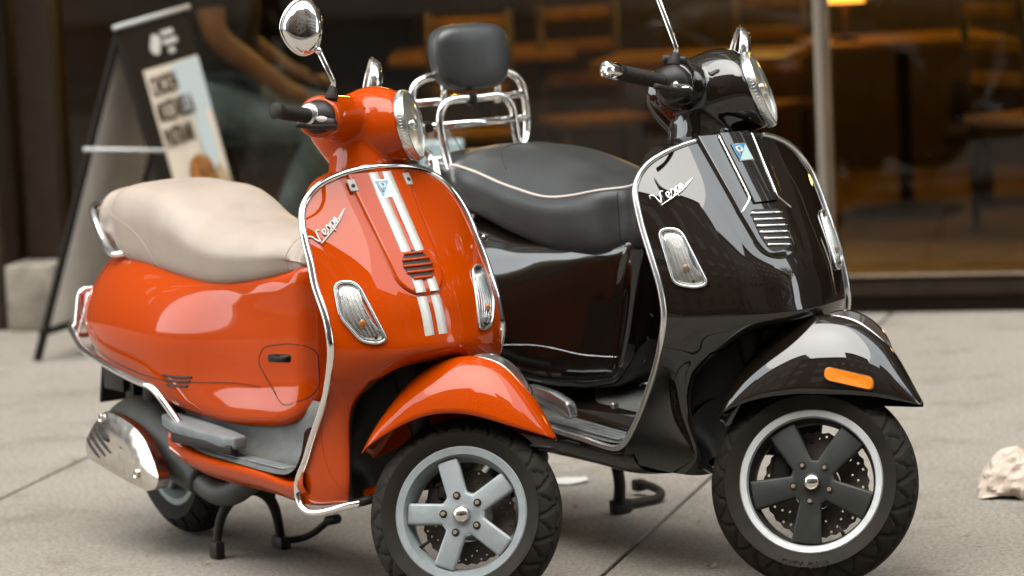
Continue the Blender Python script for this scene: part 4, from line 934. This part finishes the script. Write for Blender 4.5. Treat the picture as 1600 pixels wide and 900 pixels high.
fr = empty('shop_front', (F0[0], F0[1], 0), FA); tag(fr, 'dark cafe shop front with wide glass panes behind the two scooters', 'shop front')
H_ = 30.0
part('upper_wall', box(-2, .25, 3.2 + (H_ - 3.2) / 2, 130, .5, H_ - 3.2), M['facade'], fr, flat=True)
for s0, s1 in ((-67, -3.75), (7.2, 63)):
    part('side_wall', box((s0 + s1) / 2, .25, 1.6, s1 - s0, .5, 3.2), M['facade'], fr, flat=True)
part('corner_pillar', box(-3.37, .1, 1.6, .76, .5, 3.2, .01), M['dark_frame'], fr, flat=True)
part('pillar_plinth', box(-2.885, -.02, .12, .185, .32, .24, .012, 2), M['stone'], fr, sharp=40)
part('pillar_trim', box(-2.885, .06, 1.72, .13, .12, 2.96, .006), M['dark_frame'], fr, flat=True)
for s0, s1 in ((-2.79, -.03), (.022, 3.6), (3.66, 7.2)):
    w = (s1 - s0); c = (s0 + s1) / 2
    sl = part('window_sill', cat(box(c, .02, .095, w, .16, .07, .006), box(c, .03, .030, w, .10, .056, .004)), M['dark_frame'], fr, sharp=40)
    part('sill_edge', box(c, -.058, .1325, w, .030, .008, .002), M['mullion2'], sl)
    pn = part('window_pane', box(c, .08, 1.62, w, .008, 2.96), M['shopglass'], fr, flat=True)
    part('window_head', box(c, .05, 3.13, w, .14, .12, .006), M['dark_frame'], fr, sharp=40)
for s in (-.0035, 3.63):
    mu = part('mullion', box(s - .010, .0, 1.6, .030, .06, 3.2, .004), M['mullion'], fr, sharp=40)
    part('mullion_side', box(s + .0155, .006, 1.6, .020, .05, 3.2, .003), M['mullion2'], mu, sharp=40)
for i in range(9):
    for j in range(6):
        wf = part('upper_window', box(-18 + i * 4.2, -.02, 5.6 + j * 3.3, 1.3, .12, 1.9, .01), M['dark_frame'], fr, sharp=40)
        part('upper_pane', box(-18 + i * 4.2, -.075, 5.6 + j * 3.3, 1.14, .02, 1.74), M['window_dark'], wf, flat=True)
structure(part('shop_interior', xf(cat(box(1.5, 6.6, 1.6, 11, .1, 3.4), box(-3.9, 3.4, 1.6, .1, 6.6, 3.4), box(7.3, 3.4, 1.6, .1, 6.6, 3.4), box(1.5, 3.4, 3.3, 11.4, 6.6, .1)), lambda p: fw(*p)), M['interior'], flat=True))
structure(part('shop_floor', xf(box(1.7, 3.45, -.01, 11.2, 6.3, .08), lambda p: fw(*p)), M['floorboard'], flat=True))

# lamps that are lit inside the shop
M['bulb'] = mat('lit_lamp_shade', (.8, .5, .2), .5, emit=(1.0, .62, .14), es=11.0)
def pendant(s, q, z, label):
    e = empty('pendant_lamp', fw(s, q, z)); tag(e, label, 'lamp', 'pendant lamps in the shop')
    part('lamp_globe', ball((0, 0, 0), (.15, .15, .13), 20, 12), M['bulb'], e); part('lamp_cord', tube([(0, 0, .12), (0, 0, 3.25 - z)], .006, 6), M['dark_frame'], e)
for s, q, z, t in ((-1.9, 2.0, 1.75, 'glowing pendant lamp at the left end of the cafe, over the chairs'), (-.6, 3.4, 1.9, 'glowing pendant lamp in the middle of the cafe behind the backrest'), (1.2, 3.0, 1.8, 'glowing pendant lamp over the tables right of the pale mullion'), (3.0, 3.6, 1.9, 'glowing pendant lamp at the far right of the cafe')):
    pendant(s, q, z, t)
M['bulb_dim'] = mat('amber_lamp_shade', (.8, .4, .1), .5, emit=(1.0, .42, .06), es=1.1)
def table_lamp(s, q, z, label):
    e = empty('table_lamp', fw(s, q, z)); tag(e, label, 'lamp')
    part('lamp_shade', lathe([(.05, .29), (.085, .165)], n=24, capped=False), M['bulb_dim'], e); part('lamp_foot', lathe([(.06, 0), (.06, .012), (.012, .02), (.012, .25)], n=20), M['dark_frame'], e)
def table(s, q, rz, label, top='amberwood', h=.75, sx=.8, sy=.7):
    e = empty('cafe_table', fw(s, q, .03), FA + rz); tag(e, label, 'table', 'tables in the shop')
    part('table_top', box(0, 0, h - .02, sx, sy, .04, .006), M[top], e, sharp=40); part('table_post', lathe([(.24, 0), (.24, .02), (.03, .05), (.03, h - .04)], n=20), M['dark_frame'], e, sharp=40)
def chair(s, q, rz, label, wood='amberwood'):
    e = empty('ladder_chair', fw(s, q, .03), FA + rz); tag(e, label, 'chair', 'ladder-back chairs in the shop')
    part('seat', box(0, 0, .45, .40, .40, .035, .008), M[wood], e, sharp=40)
    for x in (-.17, .17):
        part('leg', tube([(x, -.17, 0), (x, -.17, .44)], .018, 8), M['darkwood'], e); part('back_post', tube([(x, .17, 0), (x, .18, .5), (x, .22, .95)], .018, 8), M['darkwood'], e)
    for z, y in ((.62, .19), (.76, .205), (.90, .22)): part('back_slat', box(0, y, z, .33, .018, .055, .005), M[wood], e, sharp=40)
for s, q, rz, t in ((-1.78, 2.1, .1, 'honey-coloured ladder-back chair behind the chrome rear rack'), (-1.35, 2.7, .5, 'ladder-back chair seen between the backrest and the black handlebar'), (-.75, 3.2, -.3, 'ladder-back chair behind the black headset in the shop'), (.55, 2.2, 2.4, 'ladder-back chair just right of the pale mullion'), (1.75, 4.2, .4, 'ladder-back chair farthest back on the right side of the shop'), (2.3, 2.2, 2.0, 'ladder-back chair near the right edge of the shop window')):
    chair(s, q, rz, t)
for s, q, rz, t in ((-1.9, 3.0, .2, 'wooden table at the left of the shop behind the seated person'), (-.8, 2.2, 0, 'wooden table behind the gap between seat and black shield'), (-.05, 2.9, .3, 'wooden table right behind the pale mullion'), (2.1, 4.6, -.2, 'wooden table at the far right of the shop')):
    table(s, q, rz, t)
table_lamp(-.27, 2.75, .78, 'small glowing table lamp behind the top of the pale mullion')
M['crock'] = mat('pale_crockery', (.16, .12, .06), .4); M['redcloth'] = mat('orange_red_cloth', (.5, .07, .01), .7); M['greycloth'] = mat('grey_cloth', (.16, .17, .16), .8)
def thing1(name, m, material, label, cat_, loc, rz=FA, **k):
    o = part(name, m, material, None, **k); o.location = loc; o.rotation_euler = (0, 0, rz); tag(o, label, cat_); return o
thing1('folded_napkin', cat(box(0, 0, .04, .13, .08, .07, .01), box(.02, 0, .08, .08, .06, .03, .01)), M['crock'], 'pale cloth bundle on the left end of the long bench in the shop', 'cloth', fw(.55, 3.2, .355), FA + .3, sharp=40)
thing1('red_pouch', cat(ball((0, 0, .05), (.07, .05, .05)), box(0, 0, .10, .08, .02, .03, .008)), M['redcloth'], 'small orange-red pouch on the long bench in the shop', 'pouch', fw(.86, 3.2, .355), FA, sharp=50)
thing1('grey_bag', cat(prism([(-.12, -.06), (.12, -.06), (.12, .06), (-.12, .06)], .18, .02, 2, .7), tube([(-.05, 0, .17), (-.03, 0, .25), (.03, 0, .25), (.05, 0, .17)], .008, 8, smooth=14)), M['greycloth'], 'grey cloth bag with handle on the long bench in the shop', 'bag', fw(1.2, 3.2, .355), FA + .4, sharp=50)
bench = empty('window_bench', fw(1.3, 3.2, .03), FA); tag(bench, 'long low wooden bench in the shop right of the pale mullion', 'bench')
part('bench_seat', box(0, 0, .30, 2.4, .42, .05, .01), M['darkwood'], bench, sharp=40)
for x in (-1.05, 0, 1.05): part('leg', box(x, 0, .14, .06, .36, .27, .006), M['darkwood'], bench, sharp=40)
part('bench_back', box(0, .23, .43, 2.4, .04, .20, .01), M['darkwood'], bench, sharp=40)
sh = empty('counter', fw(-.9, 5.2, .03), FA); tag(sh, 'dark wooden counter with lit shelves at the back of the shop', 'counter')
part('counter_body', box(0, 0, .5, 3.6, .6, 1.0, .01), M['darkwood'], sh, sharp=40); part('counter_top', box(0, 0, 1.02, 3.7, .7, .05, .01), M['amberwood'], sh, sharp=40)
# left of the sign: a little stool-table with a zinc bucket behind the glass
bk = empty('bucket_table', fw(-2.70, .75, .03), FA); tag(bk, 'small stool with a wooden top and a grey bucket body left of the sandwich board', 'stool')
part('stool_top', lathe([(.115, .52), (.12, .54), (.12, .565), (.11, .57)], n=28), M['amberwood'], bk, sharp=40); part('stool_drum', lathe([(.09, .24), (.105, .52)], n=28), M['greycloth'], bk, sharp=40); part('stool_foot', lathe([(.13, 0), (.13, .08), (.09, .24)], n=28), M['dark_frame'], bk, sharp=40)

# ------------------------------------------------------------------ sandwich board
M['board_black'] = mat('black_board_frame', (.011, .008, .006), .7, spec=.15)
M['board_white'] = mat('pale_board_back', (.86, .81, .74), .6, var=.12, vscale=5)
M['board_bar'] = mat('white_board_bar', (0.3906, 0.3906, 0.378), .5)
M['poster'] = mat('cream_poster_print', (.60, .52, .42), .5, var=.12, vscale=6)
M['poster_blue'] = mat('pale_blue_poster_print', (.44, .50, .51), .5)
M['poster_ink'] = mat('brown_poster_ink', (.05, .028, .016), .6)
M['poster_blueink'] = mat('blue_poster_ink', (0.1386, 0.1701, 0.2268), .6)
aN, aF = np.array([-1.28, 12.02, 1.116]), np.array([-1.092, 12.53, 1.150])
bN, fN_ = np.array([-1.630, 12.06, .0]), np.array([-1.02, 11.90, .0]); bF, fF = bN + (aF - aN) * np.array([1, 1, 0]), fN_ + (aF - aN) * np.array([1, 1, 0])
sb = empty('sandwich_board', tuple((bN + fF) / 2 * np.array([1, 1, 0]))); tag(sb, 'black-framed sandwich board with a cream food poster standing left of the orange scooter', 'sandwich board')
so_ = np.array(sb.location)
def panel(N0, F0_, N1, F1, u0, u1, v0, v1, off, th):
    """slab on a board panel: u along the bar 0..1, v down 0..1"""
    P_ = lambda u_, v_: (N0 * (1 - v_) + N1 * v_) * (1 - u_) + (F0_ * (1 - v_) + F1 * v_) * u_
    nn = np.cross(F0_ - N0, N1 - N0); nn /= np.linalg.norm(nn)
    c4 = [P_(u0, v0), P_(u1, v0), P_(u1, v1), P_(u0, v1)]
    V = [p + nn * off - so_ for p in c4] + [p + nn * (off - th) - so_ for p in c4]
    return np.array(V), [(0, 1, 2, 3), (7, 6, 5, 4), (0, 4, 5, 1), (1, 5, 6, 2), (2, 6, 7, 3), (3, 7, 4, 0)]
sgn = 1 if np.cross(aF - aN, fN_ - aN)[1] < 0 else -1
fp = part('front_board', panel(aN, aF, fN_, fF, 0, 1, 0, 1, 0, .018 * sgn), M['board_black'], sb, flat=True)
U0, U1, V0 = .18, .97, .138
part('poster', panel(aN, aF, fN_, fF, U0, U1, V0, .93, .003 * sgn, .004 * sgn), M['poster'], fp, flat=True)
part('poster_sky', panel(aN, aF, fN_, fF, .56, U1, V0 + .004, .30, .0045 * sgn, .002 * sgn), M['poster_blue'], fp, flat=True)
nrm = np.cross(aF - aN, fN_ - aN); nrm = nrm / np.linalg.norm(nrm) * sgn; eu = (aF - aN); ev = (aN - fN_); ev = ev / np.linalg.norm(ev); euh = eu / np.linalg.norm(eu)
def board_text(s, u_, v_, h, wmax, m, name='lettering', rot=False):
    V, F = text_mesh(s, 1.0, 0.004, 'LEFT', 2, 1.0, .018); w = V[:, 0].max() - V[:, 0].min(); hh = V[:, 1].max() - V[:, 1].min()
    o = aN * (1 - v_) + fN_ * v_ + u_ * eu
    f = lambda p: o + euh * ((p[0] - V[:, 0].min()) / w * wmax) + ev * (p[1] / hh * h) + nrm * (.0055 + p[2] * .2) - so_
    if rot: f = lambda p: o - ev * ((p[0] - V[:, 0].min()) / w * wmax) + euh * (p[1] / hh * h) + nrm * (.0065 + p[2] * .2) - so_
    return part(name, xf((V, F), f), m, fp, flat=True)
board_text('CHICKEN', .205, .222, .070, .205, M['poster_ink']); board_text('MOZZARELLA', .205, .300, .072, .285, M['poster_ink']); board_text('PASTRAMI', .205, .378, .070, .22, M['poster_ink'])
ov = []
for t in np.linspace(0, 2 * pi, 30, endpoint=False):
    o = aN * (1 - (.385 + .095 * sin(t))) + fN_ * (.385 + .095 * sin(t)) + (.77 + .11 * cos(t)) * eu; ov.append(o + nrm * .0058 - so_)
ov = np.array(ov); part('poster_oval', (np.vstack([ov, ov.mean(0)]), [(30, i, (i + 1) % 30) for i in range(30)]), M['poster_blue'], fp, flat=True)
for i, (a_, b_) in enumerate(((.325, .355), (.370, .40), (.415, .445))):
    part('poster_print', panel(aN, aF, fN_, fF, .72, .82, a_, b_, .0066 * sgn, .001 * sgn), M['poster_blueink'], fp, flat=True)
M['food'] = mat('printed_food', (0.2646, 0.1071, 0.0252), .5, var=.75, vscale=26)
M['food2'] = mat('printed_bread', (0.3465, 0.2646, 0.1638), .5, var=.3, vscale=20)
def blob(u0, v0, ru, rv, m, off, seed):
    rr = random.Random(seed); P_ = []
    for i in range(26):
        t = 2 * pi * i / 26; k = 1 + .2 * (rr.random() - .5); v_ = v0 + rv * k * sin(t); P_.append(aN * (1 - v_) + fN_ * v_ + (u0 + ru * k * cos(t)) * eu + nrm * off - so_)
    P_ = np.array(P_); return part('poster_picture', (np.vstack([P_, P_.mean(0)]), [(26, i, (i + 1) % 26) for i in range(26)]), m, fp, flat=True)
blob(.66, .535, .27, .10, M['food2'], .0050, 2); blob(.58, .50, .20, .075, M['food'], .0062, 3)
lg = []
for i in range(22):
    t = 2 * pi * i / 22; o = aN * (1 - .075) + fN_ * .075 + .43 * eu; lg.append(o + euh * (.042 * cos(t) * (1 + .3 * sin(2 * t))) + ev * .036 * sin(t) + nrm * .004 - so_)
lg = np.array(lg); part('board_emblem', (np.vstack([lg, lg.mean(0)]), [(22, i, (i + 1) % 22) for i in range(22)]), M['white'], fp, flat=True)
for v_, u0, u1 in ((.048, .55, .72), (.075, .55, .75), (.102, .60, .68)): part('board_mark', panel(aN, aF, fN_, fF, u0, u1, v_ - .008, v_ + .008, .004 * sgn, .003 * sgn), M['white'], fp, flat=True)
bp_ = part('back_board', panel(aN, aF, bN, bF, .06, .94, .03, .90, .006, .012), M['board_white'], sb, flat=True)
for u_ in (.03, .97):
    a_ = aN + (aF - aN) * u_ - so_; b_ = bN + (bF - bN) * u_ - so_
    part('board_leg', tube([a_, b_], [.013, .015], 8), M['board_black'], sb, sharp=60)
a_ = bN * .91 + aN * .09 - so_; part('board_rail', tube([a_, a_ + (bF - bN)], .016, 8), M['board_black'], sb)
tb = [aN + (0, 0, .006) - eu * .04 - so_, aF + (0, 0, .006) + eu * .04 - so_]; part('top_bar', tube(tb, .009, 8), M['board_bar'], sb)
part('spreader_bar', tube([np.array([-1.412, 11.965, .722]) - so_, np.array([-1.141, 11.965, .706]) - so_], .007, 8), M['board_bar'], sb)

# ------------------------------------------------------------------ seated person inside the shop
M['skin'] = mat('skin', (.27, .14, .065), .5, var=.1, vscale=20); M['jeans'] = mat('washed_blue_jeans', (.15, .25, .33), .8, var=.35, vscale=14, bump=.4, bscale=40, bdist=.01)
M['shirt'] = mat('dark_shirt', (.03, .026, .022), .8); M['hair'] = mat('dark_hair', (.02, .014, .01), .6); M['shoe'] = mat('dark_shoe', (.03, .025, .02), .6)
pe = empty('person', fw(-2.31, .42, .04), FA); tag(pe, 'seated person in blue jeans and dark shirt with a bare forearm on one knee', 'person')
def skinned(name, verts, edges, radii, m, parent, lv=2):
    me = bpy.data.meshes.new(name); me.from_pydata(verts, edges, []); o = bpy.data.objects.new(name, me); COL.objects.link(o); o.parent = parent; me.materials.append(m)
    s = o.modifiers.new('skin', 'SKIN'); s.use_smooth_shade = True
    for i, r in enumerate(radii): me.skin_vertices[0].data[i].radius = (r, r) if np.ndim(r) == 0 else r
    me.skin_vertices[0].data[0].use_root = True
    sd = o.modifiers.new('sub', 'SUBSURF'); sd.levels = lv; sd.render_levels = lv; return o
# x to the right along the wall, y into the shop
bv = [(0, 0, .74), (.0, 0, .95), (.02, 0, 1.14), (.02, 0, 1.28), (.04, 0, 1.36), (.02, -.17, 1.24), (.06, -.24, .98), (.30, -.14, .77), (.37, -.12, .74), (.02, .17, 1.24), (-.02, .22, .98), (.22, .18, .82), (.30, .16, .80)]
be = [(0, 1), (1, 2), (2, 3), (3, 4), (3, 5), (5, 6), (6, 7), (7, 8), (3, 9), (9, 10), (10, 11), (11, 12)]
skinned('body', bv, be, [(.15, .12), (.15, .11), (.16, .11), (.10, .08), .055, .068, .052, .036, .03, .068, .052, .036, .03], M['skin'], pe)
skinned('shirt', [(0, 0, .76), (0, 0, .95), (.02, 0, 1.14), (.02, 0, 1.26), (.02, -.17, 1.235), (.05, -.225, 1.06), (.02, .17, 1.235), (-.01, .21, 1.06)], [(0, 1), (1, 2), (2, 3), (3, 4), (4, 5), (3, 6), (6, 7)], [(.165, .135), (.165, .125), (.175, .125), (.115, .095), .085, .072, .085, .072], M['shirt'], pe)
jv = [(0, 0, .74), (.02, -.10, .72), (.42, -.13, .62), (.26, -.13, .26), (.24, -.13, .14), (.02, .10, .72), (.43, .14, .66), (.36, .14, .30), (.35, .14, .14)]
skinned('jeans', jv, [(0, 1), (1, 2), (2, 3), (3, 4), (0, 5), (5, 6), (6, 7), (7, 8)], [(.17, .14), .11, .078, .062, .06, .11, .078, .062, .06], M['jeans'], pe)
hd = part('head', ball((.07, 0, 1.50), (.095, .075, .118), 28, 18), M['skin'], pe)
part('nose', ball((.170, 0, 1.485), (.018, .012, .020), 10, 8), M['skin'], hd); part('mouth', ball((.155, 0, 1.44), (.010, .024, .007), 10, 6), M['redcloth'], hd)
for y in (-.03, .03): part('eye', ball((.150, y, 1.51), (.012, .012, .009), 10, 8), M['white'], hd)
for y in (-.077, .077): part('ear', ball((.06, y, 1.495), (.022, .010, .032), 10, 8), M['skin'], hd)
part('hair', ball((.05, 0, 1.535), (.103, .085, .100), 24, 16), M['hair'], hd)
for sx, sy, sz in ((.385, -.12, .735), (.315, .16, .795)):
    for k in range(4):
        part('finger', tube([(sx - .005, sy + (k - 1.5) * .019, sz + .002), (sx + .045, sy + (k - 1.5) * .021, sz - .002), (sx + .075 - .008 * abs(k - 1.5), sy + (k - 1.5) * .021, sz - .032)], [.0095, .009, .007], 8, smooth=10), M['skin'], pe)
    part('thumb', tube([(sx - .02, sy - .035, sz), (sx + .015, sy - .055, sz - .008), (sx + .04, sy - .05, sz - .025)], [.011, .010, .008], 8, smooth=8), M['skin'], pe)
for x, y in ((.26, -.13), (.37, .14)): part('shoe', cat(ball((x + .05, y, .075), (.14, .048, .045), 20, 10), box(x + .04, y, .035, .26, .09, .02, .008)), M['shoe'], pe)
st_ = empty('bar_stool', fw(-2.33, .44, .03), FA); tag(st_, 'dark bar stool under the seated person', 'stool')
part('stool_seat', lathe([(.17, .66), (.18, .69), (.17, .72)], n=28), M['darkwood'], st_, sharp=40)
for i in range(4):
    t = pi / 4 + i * pi / 2; part('leg', tube([(.12 * cos(t), .12 * sin(t), .66), (.19 * cos(t), .19 * sin(t), 0)], .014, 8), M['dark_frame'], st_)
part('foot_ring', tube([(.17 * cos(t), .17 * sin(t), .17) for t in np.linspace(0, 2 * pi, 30, endpoint=False)], .008, 6, closed=True), M['dark_frame'], st_)
M['paleblue'] = mat('pale_blue_paper', (0.2646, 0.3465, 0.3654), .6, var=.1, vscale=9)
pb_ = empty('paper_bag', fw(-1.30, -.30, 0), FA + .2); tag(pb_, 'pale blue paper bag standing behind the black seat near the window', 'bag')
part('bag_body', prism([(-.075, -.05), (.075, -.05), (.075, .05), (-.075, .05)], .66, .004, 1, 1.0), M['paleblue'], pb_, flat=True); part('bag_handle', tube([(-.03, -.05, .65), (-.02, -.055, .72), (.02, -.055, .72), (.03, -.05, .65)], .003, 6, smooth=14), M['board_bar'], pb_)

# ------------------------------------------------------------------ litter
M['kraft'] = mat('kraft_paper', (.40, .33, .27), .75, var=.12, vscale=18); M['paperw'] = mat('white_paper', (0.4536, 0.441, 0.4158), .7); M['leaf'] = mat('dry_leaf', (0.2646, 0.1638, 0.0693), .7, var=.3, vscale=60); M['leafdark'] = mat('dark_leaf', (.05, .05, .02), .7)
from mathutils import noise as mnoise
rows = []
for it in range(17):
    t = it / 16; row = []
    for ip in range(72):
        a = 2 * pi * ip / 72; nz = mnoise.noise(Vector((cos(a) * 1.4, sin(a) * 1.4, t * 1.2)) + Vector((5, 2, 1))); fold = abs(((a * 6.5 / (2 * pi) + .55 * nz + .25 * t) % 1) * 2 - 1)
        cr = .5 - abs(mnoise.noise(Vector((cos(a) * 3.1, sin(a) * 3.1, t * 4.5))))
        rho = (.118 * (1 - .62 * t ** 1.8) if t < .97 else .02) * (1 + .20 * nz) - .026 * fold * (1 - .35 * t) + .022 * cr
        z = .108 * t ** .85 * (1 + .18 * mnoise.noise(Vector((cos(a) * 1.1, sin(a) * 1.1, 7.)))) + (.012 * fold if it == 0 else 0) + .010 * cr * t
        row.append((rho * cos(a) * 1.05, rho * sin(a) * .85, z + .001))
    rows.append(row)
V, F = grid(np.array(rows), cu=True); V = np.vstack([V, np.array(rows[-1]).mean(0)]); k_ = len(V) - 1
F += [(k_, 16 * 72 + j_, 16 * 72 + (j_ + 1) % 72) for j_ in range(72)]
bag = part('crumpled_bag', (V, F), M['kraft'], None, sharp=22); bag.location = (1.262, 8.86, 0); bag.rotation_euler = (0, 0, .4); tag(bag, 'crumpled brown paper bag on the pavement at the right edge', 'paper bag')
pr = random.Random(4)
def scrap(name, loc, r, m, label, cat_, group=None, curl=.2, ax=1.0, seed=1, rz=0.):
    rr = random.Random(seed); n = 12; ring = [(r * (1 + .25 * (rr.random() - .5)) * cos(2 * pi * i / n), r * ax * (1 + .25 * (rr.random() - .5)) * sin(2 * pi * i / n)) for i in range(n)]
    V = [(x, y, .004 + curl * r * ((x / r) ** 2)) for x, y in ring] + [(x * .5, y * .5, .004 + curl * r * .2 * ((x / r) ** 2)) for x, y in ring] + [(0, 0, .004)]
    F = [(i, (i + 1) % n, n + (i + 1) % n, n + i) for i in range(n)] + [(n + i, n + (i + 1) % n, 2 * n) for i in range(n)]
    o = part(name, (np.array(V), F), m, None); o.location = loc; o.rotation_euler = (0, 0, rz); tag(o, label, cat_, group); return o
scrap('paper_scrap', (.125, 9.30, 0), .055, M['paperw'], 'white scrap of paper on the pavement between the two scooters', 'paper', curl=.10, ax=.9, seed=3)
LEAVES = ['dry leaf farthest back beyond the white paper scrap', 'dry leaf in front of the white paper scrap, between the scooters', 'dry leaf beside the joint under the black scooter', 'small dry leaf just right of the joint under the black scooter', 'dry leaf on the pavement left of the orange scooter stand', 'small dark leaf near the bottom edge beside the orange stand',
          'dry leaf at the bottom edge beneath the black front wheel', 'dark leaf on the open pavement right of the black front wheel', 'dry leaf beside the dark leaf on the open pavement', 'dry leaf right of the black front wheel, nearer than the dark one', 'dry leaf between the black front wheel and the crumpled bag', 'dry leaf in the joint left of the orange rear wheel', 'dry leaf on the joint behind the silver muffler', 'dry leaf at the lower right, in front of the crumpled bag']
for i, (x, y, r, dk) in enumerate(((.150, 9.62, .012, 0), (.135, 8.93, .011, 0), (.327, 8.64, .010, 0), (.43, 8.66, .009, 0), (-.76, 8.42, .011, 0), (-.60, 8.05, .007, 1), (.43, 8.10, .014, 0), (.90, 9.83, .010, 1), (.88, 9.75, .010, 0), (.84, 9.0, .009, 0), (.95, 9.05, .009, 0), (-1.05, 9.35, .010, 0), (-1.25, 9.97, .012, 0), (1.05, 8.35, .009, 0))):
    scrap('dry_leaf', (x, y, 0), r, M['leafdark' if dk else 'leaf'], LEAVES[i], 'leaf', 'dry leaves scattered on the pavement', .5, .5, 20 + i, i * 1.7)

# ------------------------------------------------------------------ across the street (seen in the paint): houses and trees
def house(x0, x1, y, h, m, label, cols, rows, dep=12):
    e = empty('town_house', ((x0 + x1) / 2, y, 0)); tag(e, label, 'building', 'buildings across the street')
    w = x1 - x0; part('wall', box(0, -dep / 2, h / 2, w, dep, h), m, e, flat=True); part('cornice', box(0, .15, h - .25, w + .1, .5, .5, .04), m, e, sharp=40)
    f0 = None
    for i in range(cols):
        for j in range(rows):
            xx = -w / 2 + (i + .5) * w / cols; zz = 5.2 + j * (h - 6.0) / rows
            if f0 is None:
                f0 = part('window', box(0, 0, 0, w / cols * .5, .16, 2.0, .02), M['mullion2'], e, sharp=40); p0 = part('pane', box(0, .075, 0, w / cols * .42, .03, 1.85), M['window_dark'], f0, flat=True); f0.location = (xx, .03, zz)
            else:
                c = share(f0, e, (xx, .03, zz)); share(p0, c)
    part('shop_band', box(0, .06, 1.7, w - .6, .14, 3.0, .02), M['dark_frame'], e, sharp=40)
house(-80, -34.1, -16, 37, M['bldg_a'], 'very wide brown brick block across the street at the far left end', 10, 6)
house(45.1, 82, -16, 34, M['bldg_b'], 'wide grey stone block across the street at the far right end', 8, 6)
house(-34, -13, -16, 34, M['bldg_b'], 'grey stone building across the street, leftmost of the row', 6, 5)
house(-12.9, -2, -16, 29, M['bldg_c'], 'dark red brick house across the street with the lowest roof', 4, 6)
house(-1.9, 9, -16, 34, M['bldg_a'], 'brown brick building across the street straight behind the camera', 4, 6)
house(9.1, 22, -16, 30, M['bldg_b'], 'grey stone house across the street right of the brown one', 4, 4)
house(22.1, 45, -16, 36, M['bldg_c'], 'tall dark red brick building across the street at the far right', 6, 6)
M['bark'] = mat('tree_bark', (.06, .045, .032), .9, var=.3, vscale=20); M['foliage'] = mat('street_tree_leaves', (.05, .065, .022), .6, var=.4, vscale=2)
def tree(x, y, h, label, seed):
    rr = random.Random(seed); e = empty('street_tree', (x, y, 0)); tag(e, label, 'tree', 'street trees beside the road'); segs = []; tips = []
    def grow(p, d, L, r, lv):
        q = p + d * L; mid = (p + q) / 2 + np.array([rr.uniform(-1, 1), rr.uniform(-1, 1), 0]) * L * .06; segs.append(tube([p, mid, q], [r, r * .85, r * .68], 7))
        if lv == 0: tips.append(q); return
        if lv <= 1: tips.append(mid)
        for k in range(3 if lv > 1 else 4):
            a = rr.uniform(0, 2 * pi); sp = rr.uniform(.4, .85); dd = d + sp * np.array([cos(a), sin(a), rr.uniform(-.1, .35)]); dd /= np.linalg.norm(dd); grow(q, dd, L * rr.uniform(.58, .8), r * .62, lv - 1)
    grow(np.array([0., 0, 0]), np.array([.03, .02, 1.]), h * .34, .15, 4)
    part('trunk', cat(*segs), M['bark'], e)
    V = []; F = []
    for t in tips:
        for k in range(14):
            c = t + np.array([rr.gauss(0, .34), rr.gauss(0, .34), rr.gauss(0, .28)]); a = np.array([rr.gauss(0, 1) for _ in range(3)]); a /= np.linalg.norm(a); b = np.cross(a, [rr.gauss(0, 1) for _ in range(3)]); b /= np.linalg.norm(b) + 1e-9; s = rr.uniform(.07, .15)
            k0 = len(V); V += [c - a * s, c + b * s * .5, c + a * s, c - b * s * .5]; F.append((k0, k0 + 1, k0 + 2, k0 + 3))
    part('crown', (np.array(V), F), M['foliage'], e, flat=True, recalc=False)
tree(-5.5, -9.5, 9.0, 'leafy street tree across the road on the left', 3); tree(4.5, -9.8, 8.0, 'leafy street tree across the road behind the camera', 5); tree(13.5, 3.2, 8.5, 'leafy kerbside tree far to the right of the scooters', 8); tree(-11.5, 3.0, 8.0, 'leafy kerbside tree far to the left of the scooters', 9)

orange_scooter((-.12795, 7.74604, 0.))
black_scooter((.64693, 7.83273, 0.))
